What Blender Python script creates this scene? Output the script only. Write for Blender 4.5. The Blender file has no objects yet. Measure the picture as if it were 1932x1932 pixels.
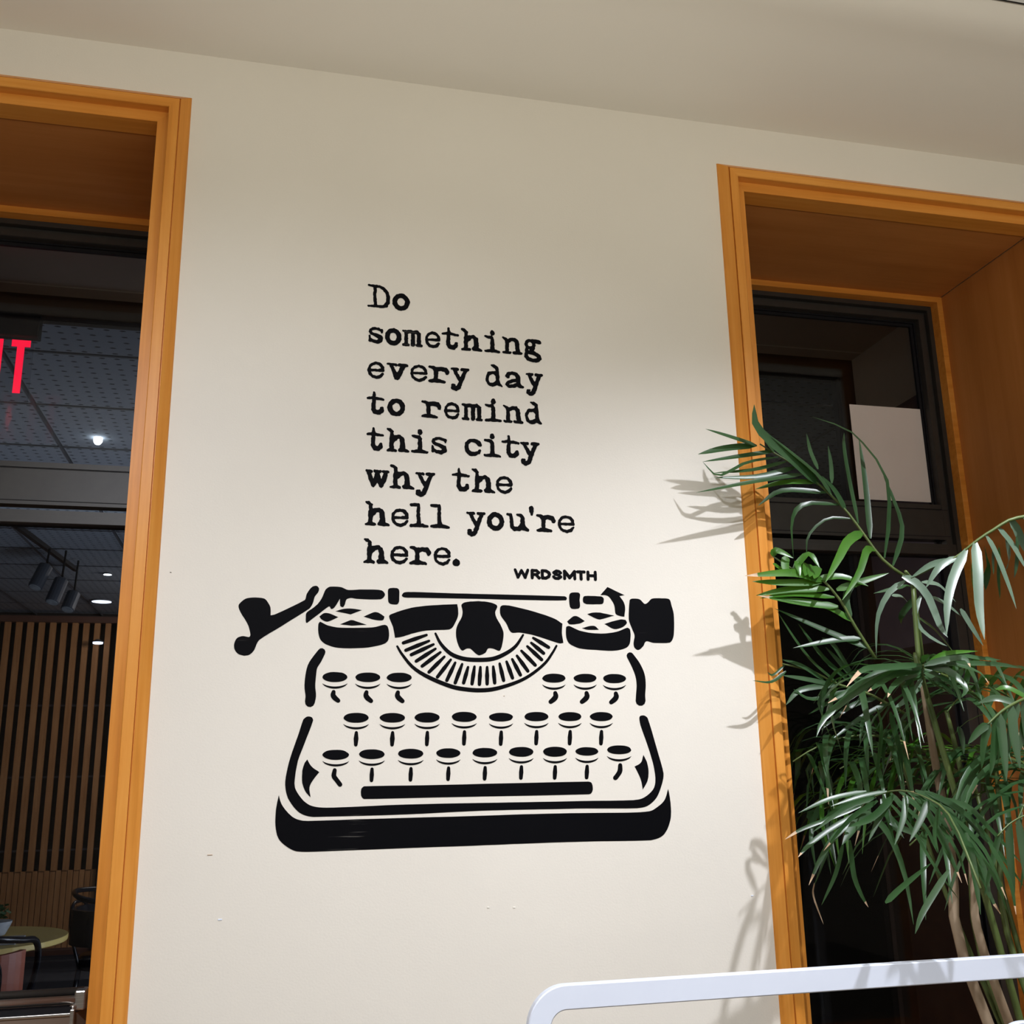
import bpy, bmesh, math, random
from mathutils import Vector, Matrix, noise
from mathutils.geometry import tessellate_polygon
random.seed(7)
C = bpy.context.scene
COL = C.collection

# ------------------------------------------------------------------ camera
EYE = Vector((0.0, -2.0, 1.5))
ROT = Matrix(((0.9741160, -0.0402772, -0.2224317),
              (-0.2254362, -0.2454993, -0.9428196),
              (-0.0166327, 0.9685597, -0.2482248)))
FPX = 1932.7
cam = bpy.data.cameras.new('camera')
cam.sensor_width = 36.0
cam.lens = 36.0 * FPX / 1932.0
cam.clip_start = 0.05
cam_o = bpy.data.objects.new('camera', cam)
COL.objects.link(cam_o)
m4 = ROT.to_4x4()
m4.translation = EYE
cam_o.matrix_world = m4
C.camera = cam_o

# ------------------------------------------------------------------ exposure, world
C.view_settings.view_transform = 'Standard'
C.view_settings.look = 'None'
C.view_settings.gamma = 1.0
C.view_settings.use_curve_mapping = False
C.view_settings.exposure = 0.0
C.cycles.max_bounces = 10
C.cycles.diffuse_bounces = 5
C.cycles.transparent_max_bounces = 24
C.cycles.use_denoising = True
C.cycles.sample_clamp_indirect = 4.0
w = bpy.data.worlds.new('night')
C.world = w
w.use_nodes = True
w.node_tree.nodes['Background'].inputs[0].default_value = (0.004, 0.005, 0.008, 1)
w.node_tree.nodes['Background'].inputs[1].default_value = 1.0


# ------------------------------------------------------------------ lights
def spot(name, loc, target, power, size, blend, radius, color):
    l = bpy.data.lights.new(name, 'SPOT')
    l.energy = power; l.spot_size = math.radians(size); l.spot_blend = blend
    l.shadow_soft_size = radius; l.color = color
    o = bpy.data.objects.new(name, l); COL.objects.link(o)
    o.location = loc
    d = Vector(target) - Vector(loc)
    o.rotation_euler = d.to_track_quat('-Z', 'Y').to_euler()
    return o


def area(name, loc, target, power, sx, sy, color):
    l = bpy.data.lights.new(name, 'AREA')
    l.energy = power; l.shape = 'RECTANGLE'; l.size = sx; l.size_y = sy; l.color = color
    o = bpy.data.objects.new(name, l); COL.objects.link(o)
    o.location = loc
    d = Vector(target) - Vector(loc)
    o.rotation_euler = d.to_track_quat('-Z', 'Y').to_euler()
    return o


spot('track_spot_key', (1.35, -1.25, 2.93), (0.82, 0.0, 0.40), 135, 84, 1.0, 0.016, (0.92, 0.94, 1.02))
spot('track_spot_left', (-0.55, -2.2, 2.93), (0.10, 0.0, 0.50), 152, 86, 0.9, 0.03, (0.92, 0.94, 1.02))
area('room_fill', (1.0, -4.4, 1.9), (0.5, 0.0, 2.3), 14, 3.0, 1.2, (1.0, 0.95, 0.86))
area('ceiling_fill', (0.8, -3.6, 2.99), (0.8, -3.6, 0), 26, 3.0, 0.6, (1.0, 0.96, 0.88))  # added unseen fill that evens out the wall brightness
area('hanging_uplight', (0.5, -1.6, 2.2), (0.5, -1.6, 3.02), 32, 3.8, 0.12, (1.0, 0.955, 0.82))
area('lobby_fill', (0.45, 0.9, 2.2), (0.8, 0.9, 0.5), 16.0, 0.6, 0.5, (1.0, 0.9, 0.78))  # added fill hidden behind the wall, brightens the lobby
area('far_room_fill', (0.35, 3.6, 1.0), (-1.7, 4.6, 3.1), 30, 1.0, 1.0, (0.85, 0.93, 1.0))  # added out of sight to lift the brightness of the tiled ceiling
area('slat_fill', (0.2, 6.6, 2.9), (-2.2, 8.55, 1.0), 48, 0.6, 0.6, (1.0, 0.90, 0.76))  # hidden extra light put in to brighten the slats


# ------------------------------------------------------------------ materials
def new_mat(name):
    m = bpy.data.materials.new(name); m.use_nodes = True
    nt = m.node_tree
    return m, nt, nt.nodes['Principled BSDF']


def ramp(nt, fac, stops):
    r = nt.nodes.new('ShaderNodeValToRGB')
    e = r.color_ramp.elements
    while len(e) < len(stops): e.new(0.5)
    for k, (p, c) in enumerate(stops):
        e[k].position = p; e[k].color = (*c, 1)
    nt.links.new(fac, r.inputs[0])
    return r.outputs[0]


def noise_tex(nt, scale, detail=3, vscale=(1, 1, 1), coord='Object', rough=0.5):
    tc = nt.nodes.new('ShaderNodeTexCoord')
    mp = nt.nodes.new('ShaderNodeMapping'); mp.inputs['Scale'].default_value = vscale
    n = nt.nodes.new('ShaderNodeTexNoise'); n.inputs['Scale'].default_value = scale
    n.inputs['Detail'].default_value = detail; n.inputs['Roughness'].default_value = rough
    nt.links.new(tc.outputs[coord], mp.inputs[0]); nt.links.new(mp.outputs[0], n.inputs['Vector'])
    return n.outputs['Fac']


def bump(nt, bsdf, fac, strength, dist=0.002):
    b = nt.nodes.new('ShaderNodeBump'); b.inputs['Strength'].default_value = strength
    b.inputs['Distance'].default_value = dist
    nt.links.new(fac, b.inputs['Height']); nt.links.new(b.outputs[0], bsdf.inputs['Normal'])


def mat_noise(name, c1, c2, rough=0.5, scale=6, vscale=(1, 1, 1), bstr=0.0, bscale=None, spec=0.5, metal=0.0, detail=3):
    m, nt, b = new_mat(name)
    f = noise_tex(nt, scale, detail, vscale)
    c = ramp(nt, f, [(0.3, c1), (0.7, c2)])
    nt.links.new(c, b.inputs['Base Color'])
    b.inputs['Roughness'].default_value = rough
    b.inputs['Specular IOR Level'].default_value = spec
    b.inputs['Metallic'].default_value = metal
    if bstr:
        bump(nt, b, noise_tex(nt, bscale or scale * 4, 4, vscale), bstr)
    return m


def wood_mat(name, dark, mid, light, axis, rough=0.38, fig=1.0):
    """planed timber: fine grain running along the axis, broad colour drift, a few knots"""
    m, nt, b = new_mat(name)
    long_ = [38, 38, 38]; long_['xyz'.index(axis)] = 1.3
    f1 = noise_tex(nt, 1.6 * fig, 5, tuple(long_), rough=0.65)
    wide = [7, 7, 7]; wide['xyz'.index(axis)] = 2.2
    f2 = noise_tex(nt, 1.2, 3, tuple(wide))
    mx = nt.nodes.new('ShaderNodeMath'); mx.operation = 'MULTIPLY_ADD'
    mx.inputs[1].default_value = 0.55
    nt.links.new(f1, mx.inputs[0])
    sc = nt.nodes.new('ShaderNodeMath'); sc.operation = 'MULTIPLY'; sc.inputs[1].default_value = 0.45
    nt.links.new(f2, sc.inputs[0]); nt.links.new(sc.outputs[0], mx.inputs[2])
    c = ramp(nt, mx.outputs[0], [(0.28, dark), (0.48, mid), (0.68, light)])
    nt.links.new(c, b.inputs['Base Color'])
    b.inputs['Roughness'].default_value = rough
    b.inputs['Specular IOR Level'].default_value = 0.22
    bump(nt, b, f1, 0.06)
    return m


M = {}
M['wall'] = mat_noise('wall_paint', (0.775, 0.735, 0.66), (0.80, 0.76, 0.685), 0.62, 2.5, bstr=0.10, bscale=260, spec=0.3)
M['ceiling'] = mat_noise('ceiling_paint', (0.85, 0.815, 0.75), (0.87, 0.835, 0.77), 0.8, 1.4, bstr=0.05, bscale=180, spec=0.2)
M['tile_front'] = mat_noise('front_tile', (0.66, 0.66, 0.66), (0.72, 0.72, 0.72), 0.9, 40, spec=0.1)
FIR = ((0.50, 0.175, 0.022), (0.70, 0.275, 0.043), (0.80, 0.360, 0.075))
M['fir_x'] = wood_mat('fir_along', *FIR, 'x')
M['fir_z'] = wood_mat('fir_upright', *FIR, 'z')
PLY = ((0.42, 0.155, 0.034), (0.52, 0.205, 0.050), (0.60, 0.25, 0.070))
M['ply_x'] = wood_mat('plywood_head', *PLY, 'x', 0.45, 0.4)
M['ply_z'] = wood_mat('plywood_side', *PLY, 'z', 0.45, 0.4)
M['alu'] = mat_noise('dark_bronze_aluminium', (0.027, 0.025, 0.023), (0.034, 0.032, 0.029), 0.42, 30, spec=0.5)
M['gasket'] = mat_noise('black_rubber', (0.004, 0.004, 0.007), (0.007, 0.007, 0.010), 0.6, 30, spec=0.3)
M['bronze'] = mat_noise('dark_brown_frame', (0.020, 0.012, 0.010), (0.030, 0.018, 0.014), 0.5, 10)
M['paper'] = mat_noise('white_paper', (0.72, 0.66, 0.64), (0.75, 0.69, 0.67), 0.7, 8, spec=0.2)
M['white'] = mat_noise('white_powder_coat', (0.74, 0.80, 0.93), (0.76, 0.82, 0.95), 0.35, 10, spec=0.45)
M['steel'] = mat_noise('brushed_steel', (0.42, 0.40, 0.37), (0.55, 0.53, 0.50), 0.32, 14, (1, 1, 30), metal=0.9)
M['brown_panel'] = mat_noise('brown_laminate', (0.16, 0.115, 0.085), (0.20, 0.15, 0.115), 0.4, 9)
M['floor'] = mat_noise('grey_brown_floor', (0.20, 0.17, 0.14), (0.27, 0.23, 0.19), 0.45, 3)
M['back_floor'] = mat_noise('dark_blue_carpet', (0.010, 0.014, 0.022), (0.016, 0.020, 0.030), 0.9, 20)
M['lobby_ceiling'] = mat_noise('lobby_ceiling_paint', (0.34, 0.28, 0.22), (0.38, 0.31, 0.25), 0.7, 3)
M['lobby_wall'] = mat_noise('lobby_wall_paint', (0.56, 0.52, 0.42), (0.60, 0.56, 0.46), 0.7, 3)
M['purple'] = mat_noise('plum_panel', (0.075, 0.062, 0.078), (0.10, 0.08, 0.10), 0.5, 12)
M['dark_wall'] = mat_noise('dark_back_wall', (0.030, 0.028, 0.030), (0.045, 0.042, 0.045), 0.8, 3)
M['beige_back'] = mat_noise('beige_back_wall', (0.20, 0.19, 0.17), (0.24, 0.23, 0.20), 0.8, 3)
M['slat'] = wood_mat('slat_wood', (0.30, 0.13, 0.045), (0.42, 0.20, 0.08), (0.54, 0.28, 0.12), 'z', 0.5)
M['beam'] = mat_noise('red_brown_beam', (0.10, 0.045, 0.030), (0.13, 0.06, 0.04), 0.5, 6)
M['black_wood'] = mat_noise('black_bentwood', (0.012, 0.012, 0.015), (0.020, 0.018, 0.022), 0.25, 8)
M['terracotta'] = mat_noise('rust_leather', (0.42, 0.10, 0.045), (0.50, 0.13, 0.06), 0.45, 12)
M['pale_table'] = mat_noise('pale_birch_top', (0.66, 0.50, 0.15), (0.74, 0.57, 0.20), 0.4, 8)
M['grey_cloth'] = mat_noise('grey_printed_paper', (0.30, 0.33, 0.36), (0.50, 0.53, 0.55), 0.7, 30)
M['spot_body'] = mat_noise('grey_metal_can', (0.09, 0.10, 0.12), (0.12, 0.13, 0.15), 0.5, 10)
M['black_trim'] = mat_noise('dark_shadow_gap', (0.02, 0.02, 0.02), (0.03, 0.03, 0.03), 0.8, 5)
M['pot'] = mat_noise('glazed_grey_pot', (0.30, 0.29, 0.27), (0.36, 0.35, 0.33), 0.35, 5)
M['soil'] = mat_noise('potting_soil', (0.03, 0.02, 0.012), (0.06, 0.04, 0.025), 0.95, 60)
M['cane'] = mat_noise('tan_palm_cane', (0.22, 0.15, 0.09), (0.36, 0.27, 0.18), 0.6, 22, (1, 1, 0.6), 0.3)
M['stem'] = mat_noise('green_palm_stem', (0.06, 0.10, 0.022), (0.11, 0.15, 0.04), 0.45, 16)
M['tip'] = mat_noise('dry_brown_leaf_tip', (0.40, 0.26, 0.15), (0.62, 0.45, 0.30), 0.7, 60)


def paint_mat():
    """black spray paint; fine level brush-like streaks show the wall relief through it"""
    m, nt, b = new_mat('black_spray_paint')
    f = noise_tex(nt, 1.0, 4, (5, 5, 420), rough=0.6)
    f2 = noise_tex(nt, 9, 2)
    mul = nt.nodes.new('ShaderNodeMath'); mul.operation = 'MULTIPLY'
    nt.links.new(f, mul.inputs[0]); nt.links.new(f2, mul.inputs[1])
    c = ramp(nt, mul.outputs[0], [(0.0, (0.0020, 0.0022, 0.0032)), (0.43, (0.003, 0.003, 0.0042)), (0.49, (0.08, 0.076, 0.07))])
    nt.links.new(c, b.inputs['Base Color'])
    b.inputs['Roughness'].default_value = 0.55
    b.inputs['Specular IOR Level'].default_value = 0.05
    return m


M['paint'] = paint_mat()


def leaf_mat(name, c1, c2, trans, rough=0.33):
    m, nt, b = new_mat(name)
    f = noise_tex(nt, 3, 3)
    f2 = noise_tex(nt, 14, 2)
    mx = nt.nodes.new('ShaderNodeMath'); mx.operation = 'MULTIPLY_ADD'; mx.inputs[1].default_value = 0.5
    h = nt.nodes.new('ShaderNodeMath'); h.operation = 'MULTIPLY'; h.inputs[1].default_value = 0.5
    nt.links.new(f, mx.inputs[0]); nt.links.new(f2, h.inputs[0]); nt.links.new(h.outputs[0], mx.inputs[2])
    c = ramp(nt, mx.outputs[0], [(0.35, c1), (0.65, c2)])
    nt.links.new(c, b.inputs['Base Color'])
    b.inputs['Roughness'].default_value = rough
    b.inputs['Specular IOR Level'].default_value = 0.55
    t = nt.nodes.new('ShaderNodeBsdfTranslucent'); t.inputs[0].default_value = (*trans, 1)
    mix = nt.nodes.new('ShaderNodeMixShader'); mix.inputs[0].default_value = 0.22
    out = nt.nodes['Material Output']
    nt.links.new(b.outputs[0], mix.inputs[1]); nt.links.new(t.outputs[0], mix.inputs[2])
    nt.links.new(mix.outputs[0], out.inputs[0])
    return m


M['leaf'] = leaf_mat('palm_leaf_dark', (0.017, 0.052, 0.016), (0.044, 0.108, 0.040), (0.05, 0.16, 0.02))
M['leaf_fresh'] = leaf_mat('palm_leaf_fresh', (0.028, 0.115, 0.010), (0.070, 0.205, 0.022), (0.12, 0.32, 0.02))
M['leaf_pale'] = leaf_mat('palm_leaf_grey_green', (0.10, 0.16, 0.11), (0.17, 0.245, 0.175), (0.08, 0.20, 0.07))


def emit_mat(name, col, strength):
    m, nt, b = new_mat(name)
    b.inputs['Base Color'].default_value = (*[min(1, x) for x in col], 1)
    b.inputs['Emission Color'].default_value = (*col, 1)
    b.inputs['Emission Strength'].default_value = strength
    return m


M['lamp'] = emit_mat('lamp_glow', (0.92, 1.0, 0.93), 16)
M['lamp_soft'] = emit_mat('downlight_glow', (0.85, 0.92, 1.0), 5)
M['exit_red'] = emit_mat('lit_red_letters', (1.0, 0.004, 0.045), 1.7)


def glass_mat(name, tint, gloss=0.6):
    m = bpy.data.materials.new(name); m.use_nodes = True
    nt = m.node_tree; nt.nodes.clear()
    o = nt.nodes.new('ShaderNodeOutputMaterial'); t = nt.nodes.new('ShaderNodeBsdfTransparent')
    g = nt.nodes.new('ShaderNodeBsdfGlossy'); g.inputs['Roughness'].default_value = 0.015
    g.inputs['Color'].default_value = (gloss, gloss, gloss, 1)
    t.inputs[0].default_value = (*tint, 1)
    f = nt.nodes.new('ShaderNodeFresnel'); f.inputs[0].default_value = 1.35
    mx = nt.nodes.new('ShaderNodeMixShader')
    nt.links.new(f.outputs[0], mx.inputs[0]); nt.links.new(t.outputs[0], mx.inputs[1]); nt.links.new(g.outputs[0], mx.inputs[2])
    nt.links.new(mx.outputs[0], o.inputs[0])
    return m


M['glass'] = glass_mat('tinted_glass', (0.74, 0.74, 0.76))
M['acrylic'] = glass_mat('clear_acrylic', (0.93, 0.95, 0.97), 0.3)


def tile_mat():
    """mineral ceiling tile: small punched slots in a regular grid"""
    m, nt, b = new_mat('perforated_ceiling_tile')
    tc = nt.nodes.new('ShaderNodeTexCoord')
    mp = nt.nodes.new('ShaderNodeMapping'); mp.inputs['Scale'].default_value = (18.0, 18.0, 1)
    nt.links.new(tc.outputs['Object'], mp.inputs[0])
    fr = nt.nodes.new('ShaderNodeVectorMath'); fr.operation = 'FRACTION'
    nt.links.new(mp.outputs[0], fr.inputs[0])
    sub = nt.nodes.new('ShaderNodeVectorMath'); sub.operation = 'SUBTRACT'; sub.inputs[1].default_value = (0.5, 0.5, 0)
    nt.links.new(fr.outputs[0], sub.inputs[0])
    sc = nt.nodes.new('ShaderNodeVectorMath'); sc.operation = 'MULTIPLY'; sc.inputs[1].default_value = (1.0, 1.7, 0)
    nt.links.new(sub.outputs[0], sc.inputs[0])
    ln = nt.nodes.new('ShaderNodeVectorMath'); ln.operation = 'LENGTH'
    nt.links.new(sc.outputs[0], ln.inputs[0])
    c = ramp(nt, ln.outputs['Value'], [(0.15, (0.03, 0.035, 0.045)), (0.24, (0.36, 0.40, 0.46))])
    nt.links.new(c, b.inputs['Base Color'])
    b.inputs['Roughness'].default_value = 0.85
    return m


M['tile'] = tile_mat()


# ------------------------------------------------------------------ helpers
def mesh_obj(name, verts, faces, mat, parent=None, smooth=False, mats=None, fmat=None):
    me = bpy.data.meshes.new(name)
    me.from_pydata([tuple(v) for v in verts], [], faces)
    for mm in (mats or [mat]): me.materials.append(mm)
    if fmat:
        for p, k in zip(me.polygons, fmat): p.material_index = k
    if smooth:
        for p in me.polygons: p.use_smooth = True
    me.update()
    o = bpy.data.objects.new(name, me); COL.objects.link(o)
    if parent: put(o, parent)
    return o


def put(o, parent):
    """parent while keeping the world place of a child built in world coordinates"""
    o.parent = parent
    o.matrix_parent_inverse = world_of(parent).inverted()


def world_of(o):
    m = o.matrix_basis.copy()
    if o.parent: m = world_of(o.parent) @ o.matrix_parent_inverse @ m
    return m


def bm_obj(name, bm, mat, parent=None, smooth=False):
    me = bpy.data.meshes.new(name); bm.to_mesh(me); bm.free()
    me.materials.append(mat)
    if smooth:
        for p in me.polygons: p.use_smooth = True
    o = bpy.data.objects.new(name, me); COL.objects.link(o)
    if parent: put(o, parent)
    return o


def add_box(bm, x0, x1, y0, y1, z0, z1, bev=0.0):
    vs = [bm.verts.new(v) for v in ((x0, y0, z0), (x1, y0, z0), (x1, y1, z0), (x0, y1, z0), (x0, y0, z1), (x1, y0, z1), (x1, y1, z1), (x0, y1, z1))]
    fs = [bm.faces.new([vs[i] for i in f]) for f in ((0, 3, 2, 1), (4, 5, 6, 7), (0, 1, 5, 4), (1, 2, 6, 5), (2, 3, 7, 6), (3, 0, 4, 7))]
    if bev:
        es = {e for f in fs for e in f.edges}
        bmesh.ops.bevel(bm, geom=list(es), offset=bev, segments=2, affect='EDGES', profile=0.5)


def box(name, x0, x1, y0, y1, z0, z1, mat, parent=None, bev=0.0):
    bm = bmesh.new(); add_box(bm, x0, x1, y0, y1, z0, z1, bev)
    return bm_obj(name, bm, mat, parent)


def tube_geo(pts, radii, seg=8, caps=True):
    pts = [Vector(p) for p in pts]; n = len(pts)
    if not hasattr(radii, '__len__'): radii = [radii] * n
    verts, faces = [], []
    ref = None
    for i, p in enumerate(pts):
        t = (pts[min(i + 1, n - 1)] - pts[max(i - 1, 0)]).normalized()
        if ref is None:
            ref = t.orthogonal().normalized()
        ref = (ref - t * ref.dot(t)).normalized()
        b = t.cross(ref)
        for k in range(seg):
            a = 2 * math.pi * k / seg
            verts.append(p + (ref * math.cos(a) + b * math.sin(a)) * radii[i])
    for i in range(n - 1):
        for k in range(seg):
            k2 = (k + 1) % seg
            faces.append((i * seg + k, i * seg + k2, (i + 1) * seg + k2, (i + 1) * seg + k))
    if caps:
        faces.append(tuple(reversed(range(seg)))); faces.append(tuple((n - 1) * seg + k for k in range(seg)))
    return verts, faces


def tube(name, pts, radii, mat, parent=None, seg=8):
    v, f = tube_geo(pts, radii, seg)
    return mesh_obj(name, v, f, mat, parent, smooth=True)


def lathe(name, prof, loc, mat, parent=None, seg=28, axis='z'):
    verts, faces = [], []
    for (r, z) in prof:
        for k in range(seg):
            a = 2 * math.pi * k / seg
            p = Vector((r * math.cos(a), r * math.sin(a), z))
            verts.append(p + Vector(loc))
    for i in range(len(prof) - 1):
        for k in range(seg):
            k2 = (k + 1) % seg
            faces.append((i * seg + k, i * seg + k2, (i + 1) * seg + k2, (i + 1) * seg + k))
    faces.append(tuple(reversed(range(seg)))); faces.append(tuple((len(prof) - 1) * seg + k for k in range(seg)))
    return mesh_obj(name, verts, faces, mat, parent, smooth=False)


def catmull(pts, n):
    pts = [Vector(p) for p in pts]
    P = [pts[0] * 2 - pts[1]] + pts + [pts[-1] * 2 - pts[-2]]
    out = []
    segs = len(pts) - 1
    for k in range(n + 1):
        u = k / n * segs
        i = min(int(u), segs - 1); t = u - i
        p0, p1, p2, p3 = P[i:i + 4]
        out.append(0.5 * ((2 * p1) + (p2 - p0) * t + (2 * p0 - 5 * p1 + 4 * p2 - p3) * t * t + (3 * p1 - p0 - 3 * p2 + p3) * t * t * t))
    return out


def empty(name, loc=(0, 0, 0)):
    o = bpy.data.objects.new(name, None); COL.objects.link(o); o.location = loc
    o.empty_display_size = 0.1
    return o


def tag(o, label=None, cat=None, group=None, kind=None):
    if label: o['label'] = label
    if cat: o['category'] = cat
    if group: o['group'] = group
    if kind: o['kind'] = kind
    return o


def at(px, py, y):
    """point of the place seen at a photograph pixel, on the upright plane at depth y"""
    d = ROT @ Vector(((px - 966.0) / FPX, -(py - 966.0) / FPX, -1.0))
    return EYE + d * ((y - EYE.y) / d.y)


# ------------------------------------------------------------------ room shell
L0, L1 = -1.176, -0.214     # left window casing, outer edges
R0, R1 = 0.989, 1.951       # right window casing, outer edges
HEAD = 2.910                # casing top
CW = 0.066                  # casing width
OZ = HEAD - CW              # opening head
SILL = 0.78
CZ = 3.02
WT = 0.50                   # wall thickness


def wall_with_openings():
    xs = [-4.0, L0 + CW - 0.02, L1 - CW + 0.02, R0 + CW - 0.02, R1 - CW + 0.02, 5.0]
    zs = [0.0, SILL - 0.03, OZ + 0.02, 3.25]
    bm = bmesh.new()
    for i in range(5):
        for j in range(3):
            if i in (1, 3) and j == 1: continue
            add_box(bm, xs[i], xs[i + 1], 0.0, WT, zs[j], zs[j + 1])
    bmesh.ops.remove_doubles(bm, verts=bm.verts, dist=1e-5)
    # drop the inner faces that two neighbouring blocks share
    seen = {}
    for f in bm.faces:
        k = tuple(sorted(v.index for v in f.verts)) if False else tuple(sorted(tuple(round(c, 4) for c in v.co) for v in f.verts))
        seen.setdefault(k, []).append(f)
    dead = [f for fs in seen.values() if len(fs) > 1 for f in fs]
    bmesh.ops.delete(bm, geom=dead, context='FACES')
    o = bm_obj('wall_front', bm, M['wall'])
    tag(o, 'cream painted wall between two wood framed windows', kind='structure')
    return o


wf = wall_with_openings()
for (px_, py_, w_, h_, mt_) in ((415, 1735, 7, 2.5, 'white'), (921, 1712, 4, 2.5, 'ceiling'), (970, 1712, 5, 2.5, 'ceiling'), (1419, 1690, 5, 2.2, 'white'), (322, 1080, 3, 1.2, 'bronze'), (396, 1613, 9, 1.0, 'tip'), (951, 1313, 3, 0.8, 'tip')):
    q_ = at(px_, py_, 0.0)
    box('wall_nick', q_.x - w_ / 2000, q_.x + w_ / 2000, -0.0012, 0.0, q_.z - h_ / 2000, q_.z + h_ / 2000, M[mt_], wf, 0.0004)
tag(box('wall_left', -4.1, -4.0, -6.0, 0.0, 0, 3.25, M['wall']), kind='structure')
tag(box('wall_right', 5.0, 5.1, -6.0, 0.0, 0, 3.25, M['wall']), kind='structure')
tag(box('wall_back', -4.0, 5.0, -6.1, -6.0, 0, 3.25, M['wall']), kind='structure')
tag(box('floor', -4.0, 5.0, -6.0, 0.0, -0.05, 0, M['floor']), kind='structure')
# plaster soffit along the wall: waves shaped in to give soft light and dark bands
prof = [(0.0, 0.0), (-0.02, -0.0008), (-0.045, -0.0018), (-0.07, -0.0014), (-0.10, 0.0010), (-0.14, 0.0050), (-0.19, 0.0096), (-0.24, 0.0134), (-0.29, 0.0160),
        (-0.33, 0.0160), (-0.37, 0.0120), (-0.41, 0.0072), (-0.45, 0.0078), (-0.475, 0.0108), (-0.497, 0.0132)]
vs, fs = [], []
NX = 36
for i in range(NX + 1):
    x = -4.0 + 9.0 * i / NX
    for (y, dz) in prof:
        vs.append((x, y, CZ + dz + 0.0012 * noise.noise(Vector((x * 0.9, y * 3, 0)))*(1 if y<-0.01 else 0)))
n = len(prof)
for i in range(NX):
    for j in range(n - 1):
        fs.append((i * n + j, (i + 1) * n + j, (i + 1) * n + j + 1, i * n + j + 1))
ceil = mesh_obj('ceiling', vs, fs, M['ceiling'], smooth=True)
tag(ceil, 'cream plaster soffit above the two windows', kind='structure')
box('shadow_gap', -4.0, 5.0, -0.504, -0.497, 3.026, 3.05, M['black_trim'], ceil)
box('soffit_backing', -4.0, 5.0, -0.497, -0.0, 3.04, 3.25, M['ceiling'], ceil)
for i in range(15):
    for j in range(9):
        box('ceiling_tile', -4.0 + i * 0.6 + 0.003, -4.0 + (i + 1) * 0.6 - 0.003, -0.504 - (j + 1) * 0.6 + 0.003, -0.504 - j * 0.6 - 0.003, 3.02, 3.035, M['tile_front'], ceil)


# ------------------------------------------------------------------ windows
PROF = [(0.0, 0.0), (0.002, -0.004), (0.0195, -0.0225), (0.0198, -0.0185), (0.0216, -0.0185), (0.0220, -0.0245), (0.041, -0.0245), (0.0425, -0.023), (0.0425, -0.001), (0.066, -0.001), (0.066, 0.035)]


def casing(win, xl, xr):
    n = len(PROF)
    # head
    vs = []
    for (u, p) in PROF: vs.append((xl + u, p, HEAD - u))
    for (u, p) in PROF: vs.append((xr - u, p, HEAD - u))
    fs = [(i, i + n, i + n + 1, i + 1) for i in range(n - 1)] + [tuple(range(n)), tuple(reversed(range(n, 2 * n)))]
    mesh_obj('head_casing', vs, fs, M['fir_x'], win)
    for s, xo in ((1, xl), (-1, xr)):
        vs = [(xo + s * (u + 0.0006), p, HEAD - u - 0.0006) for (u, p) in PROF] + [(xo + s * (u + 0.0006), p, 0.70) for (u, p) in PROF]
        fs = [(i, i + 1, i + n + 1, i + n) if s > 0 else (i, i + n, i + n + 1, i + 1) for i in range(n - 1)] + [tuple(range(n)), tuple(reversed(range(n, 2 * n)))]
        mesh_obj('side_casing', vs, fs, M['fir_z'], win)


def step_frame(name, win, xl, xr, zt, zb, prof, mat, bottom=True):
    """rectangular frame with mitred corners; prof = (inset, y) steps"""
    vs, fs = [], []
    n = len(prof)
    for (cx, cz) in ((0, 0), (1, 0), (1, 1), (0, 1)):
        for (u, y) in prof:
            x = xl + u if cx == 0 else xr - u
            z = zt - u if cz == 0 else zb + u
            vs.append((x, y, z))
    sides = [(0, 1), (1, 2), (2, 3), (3, 0)] if bottom else [(0, 1), (1, 2), (3, 0)]
    for a, b in sides:
        for i in range(n - 1):
            fs.append((a * n + i, b * n + i, b * n + i + 1, a * n + i + 1))
    return mesh_obj(name, vs, fs, mat, win)


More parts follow.
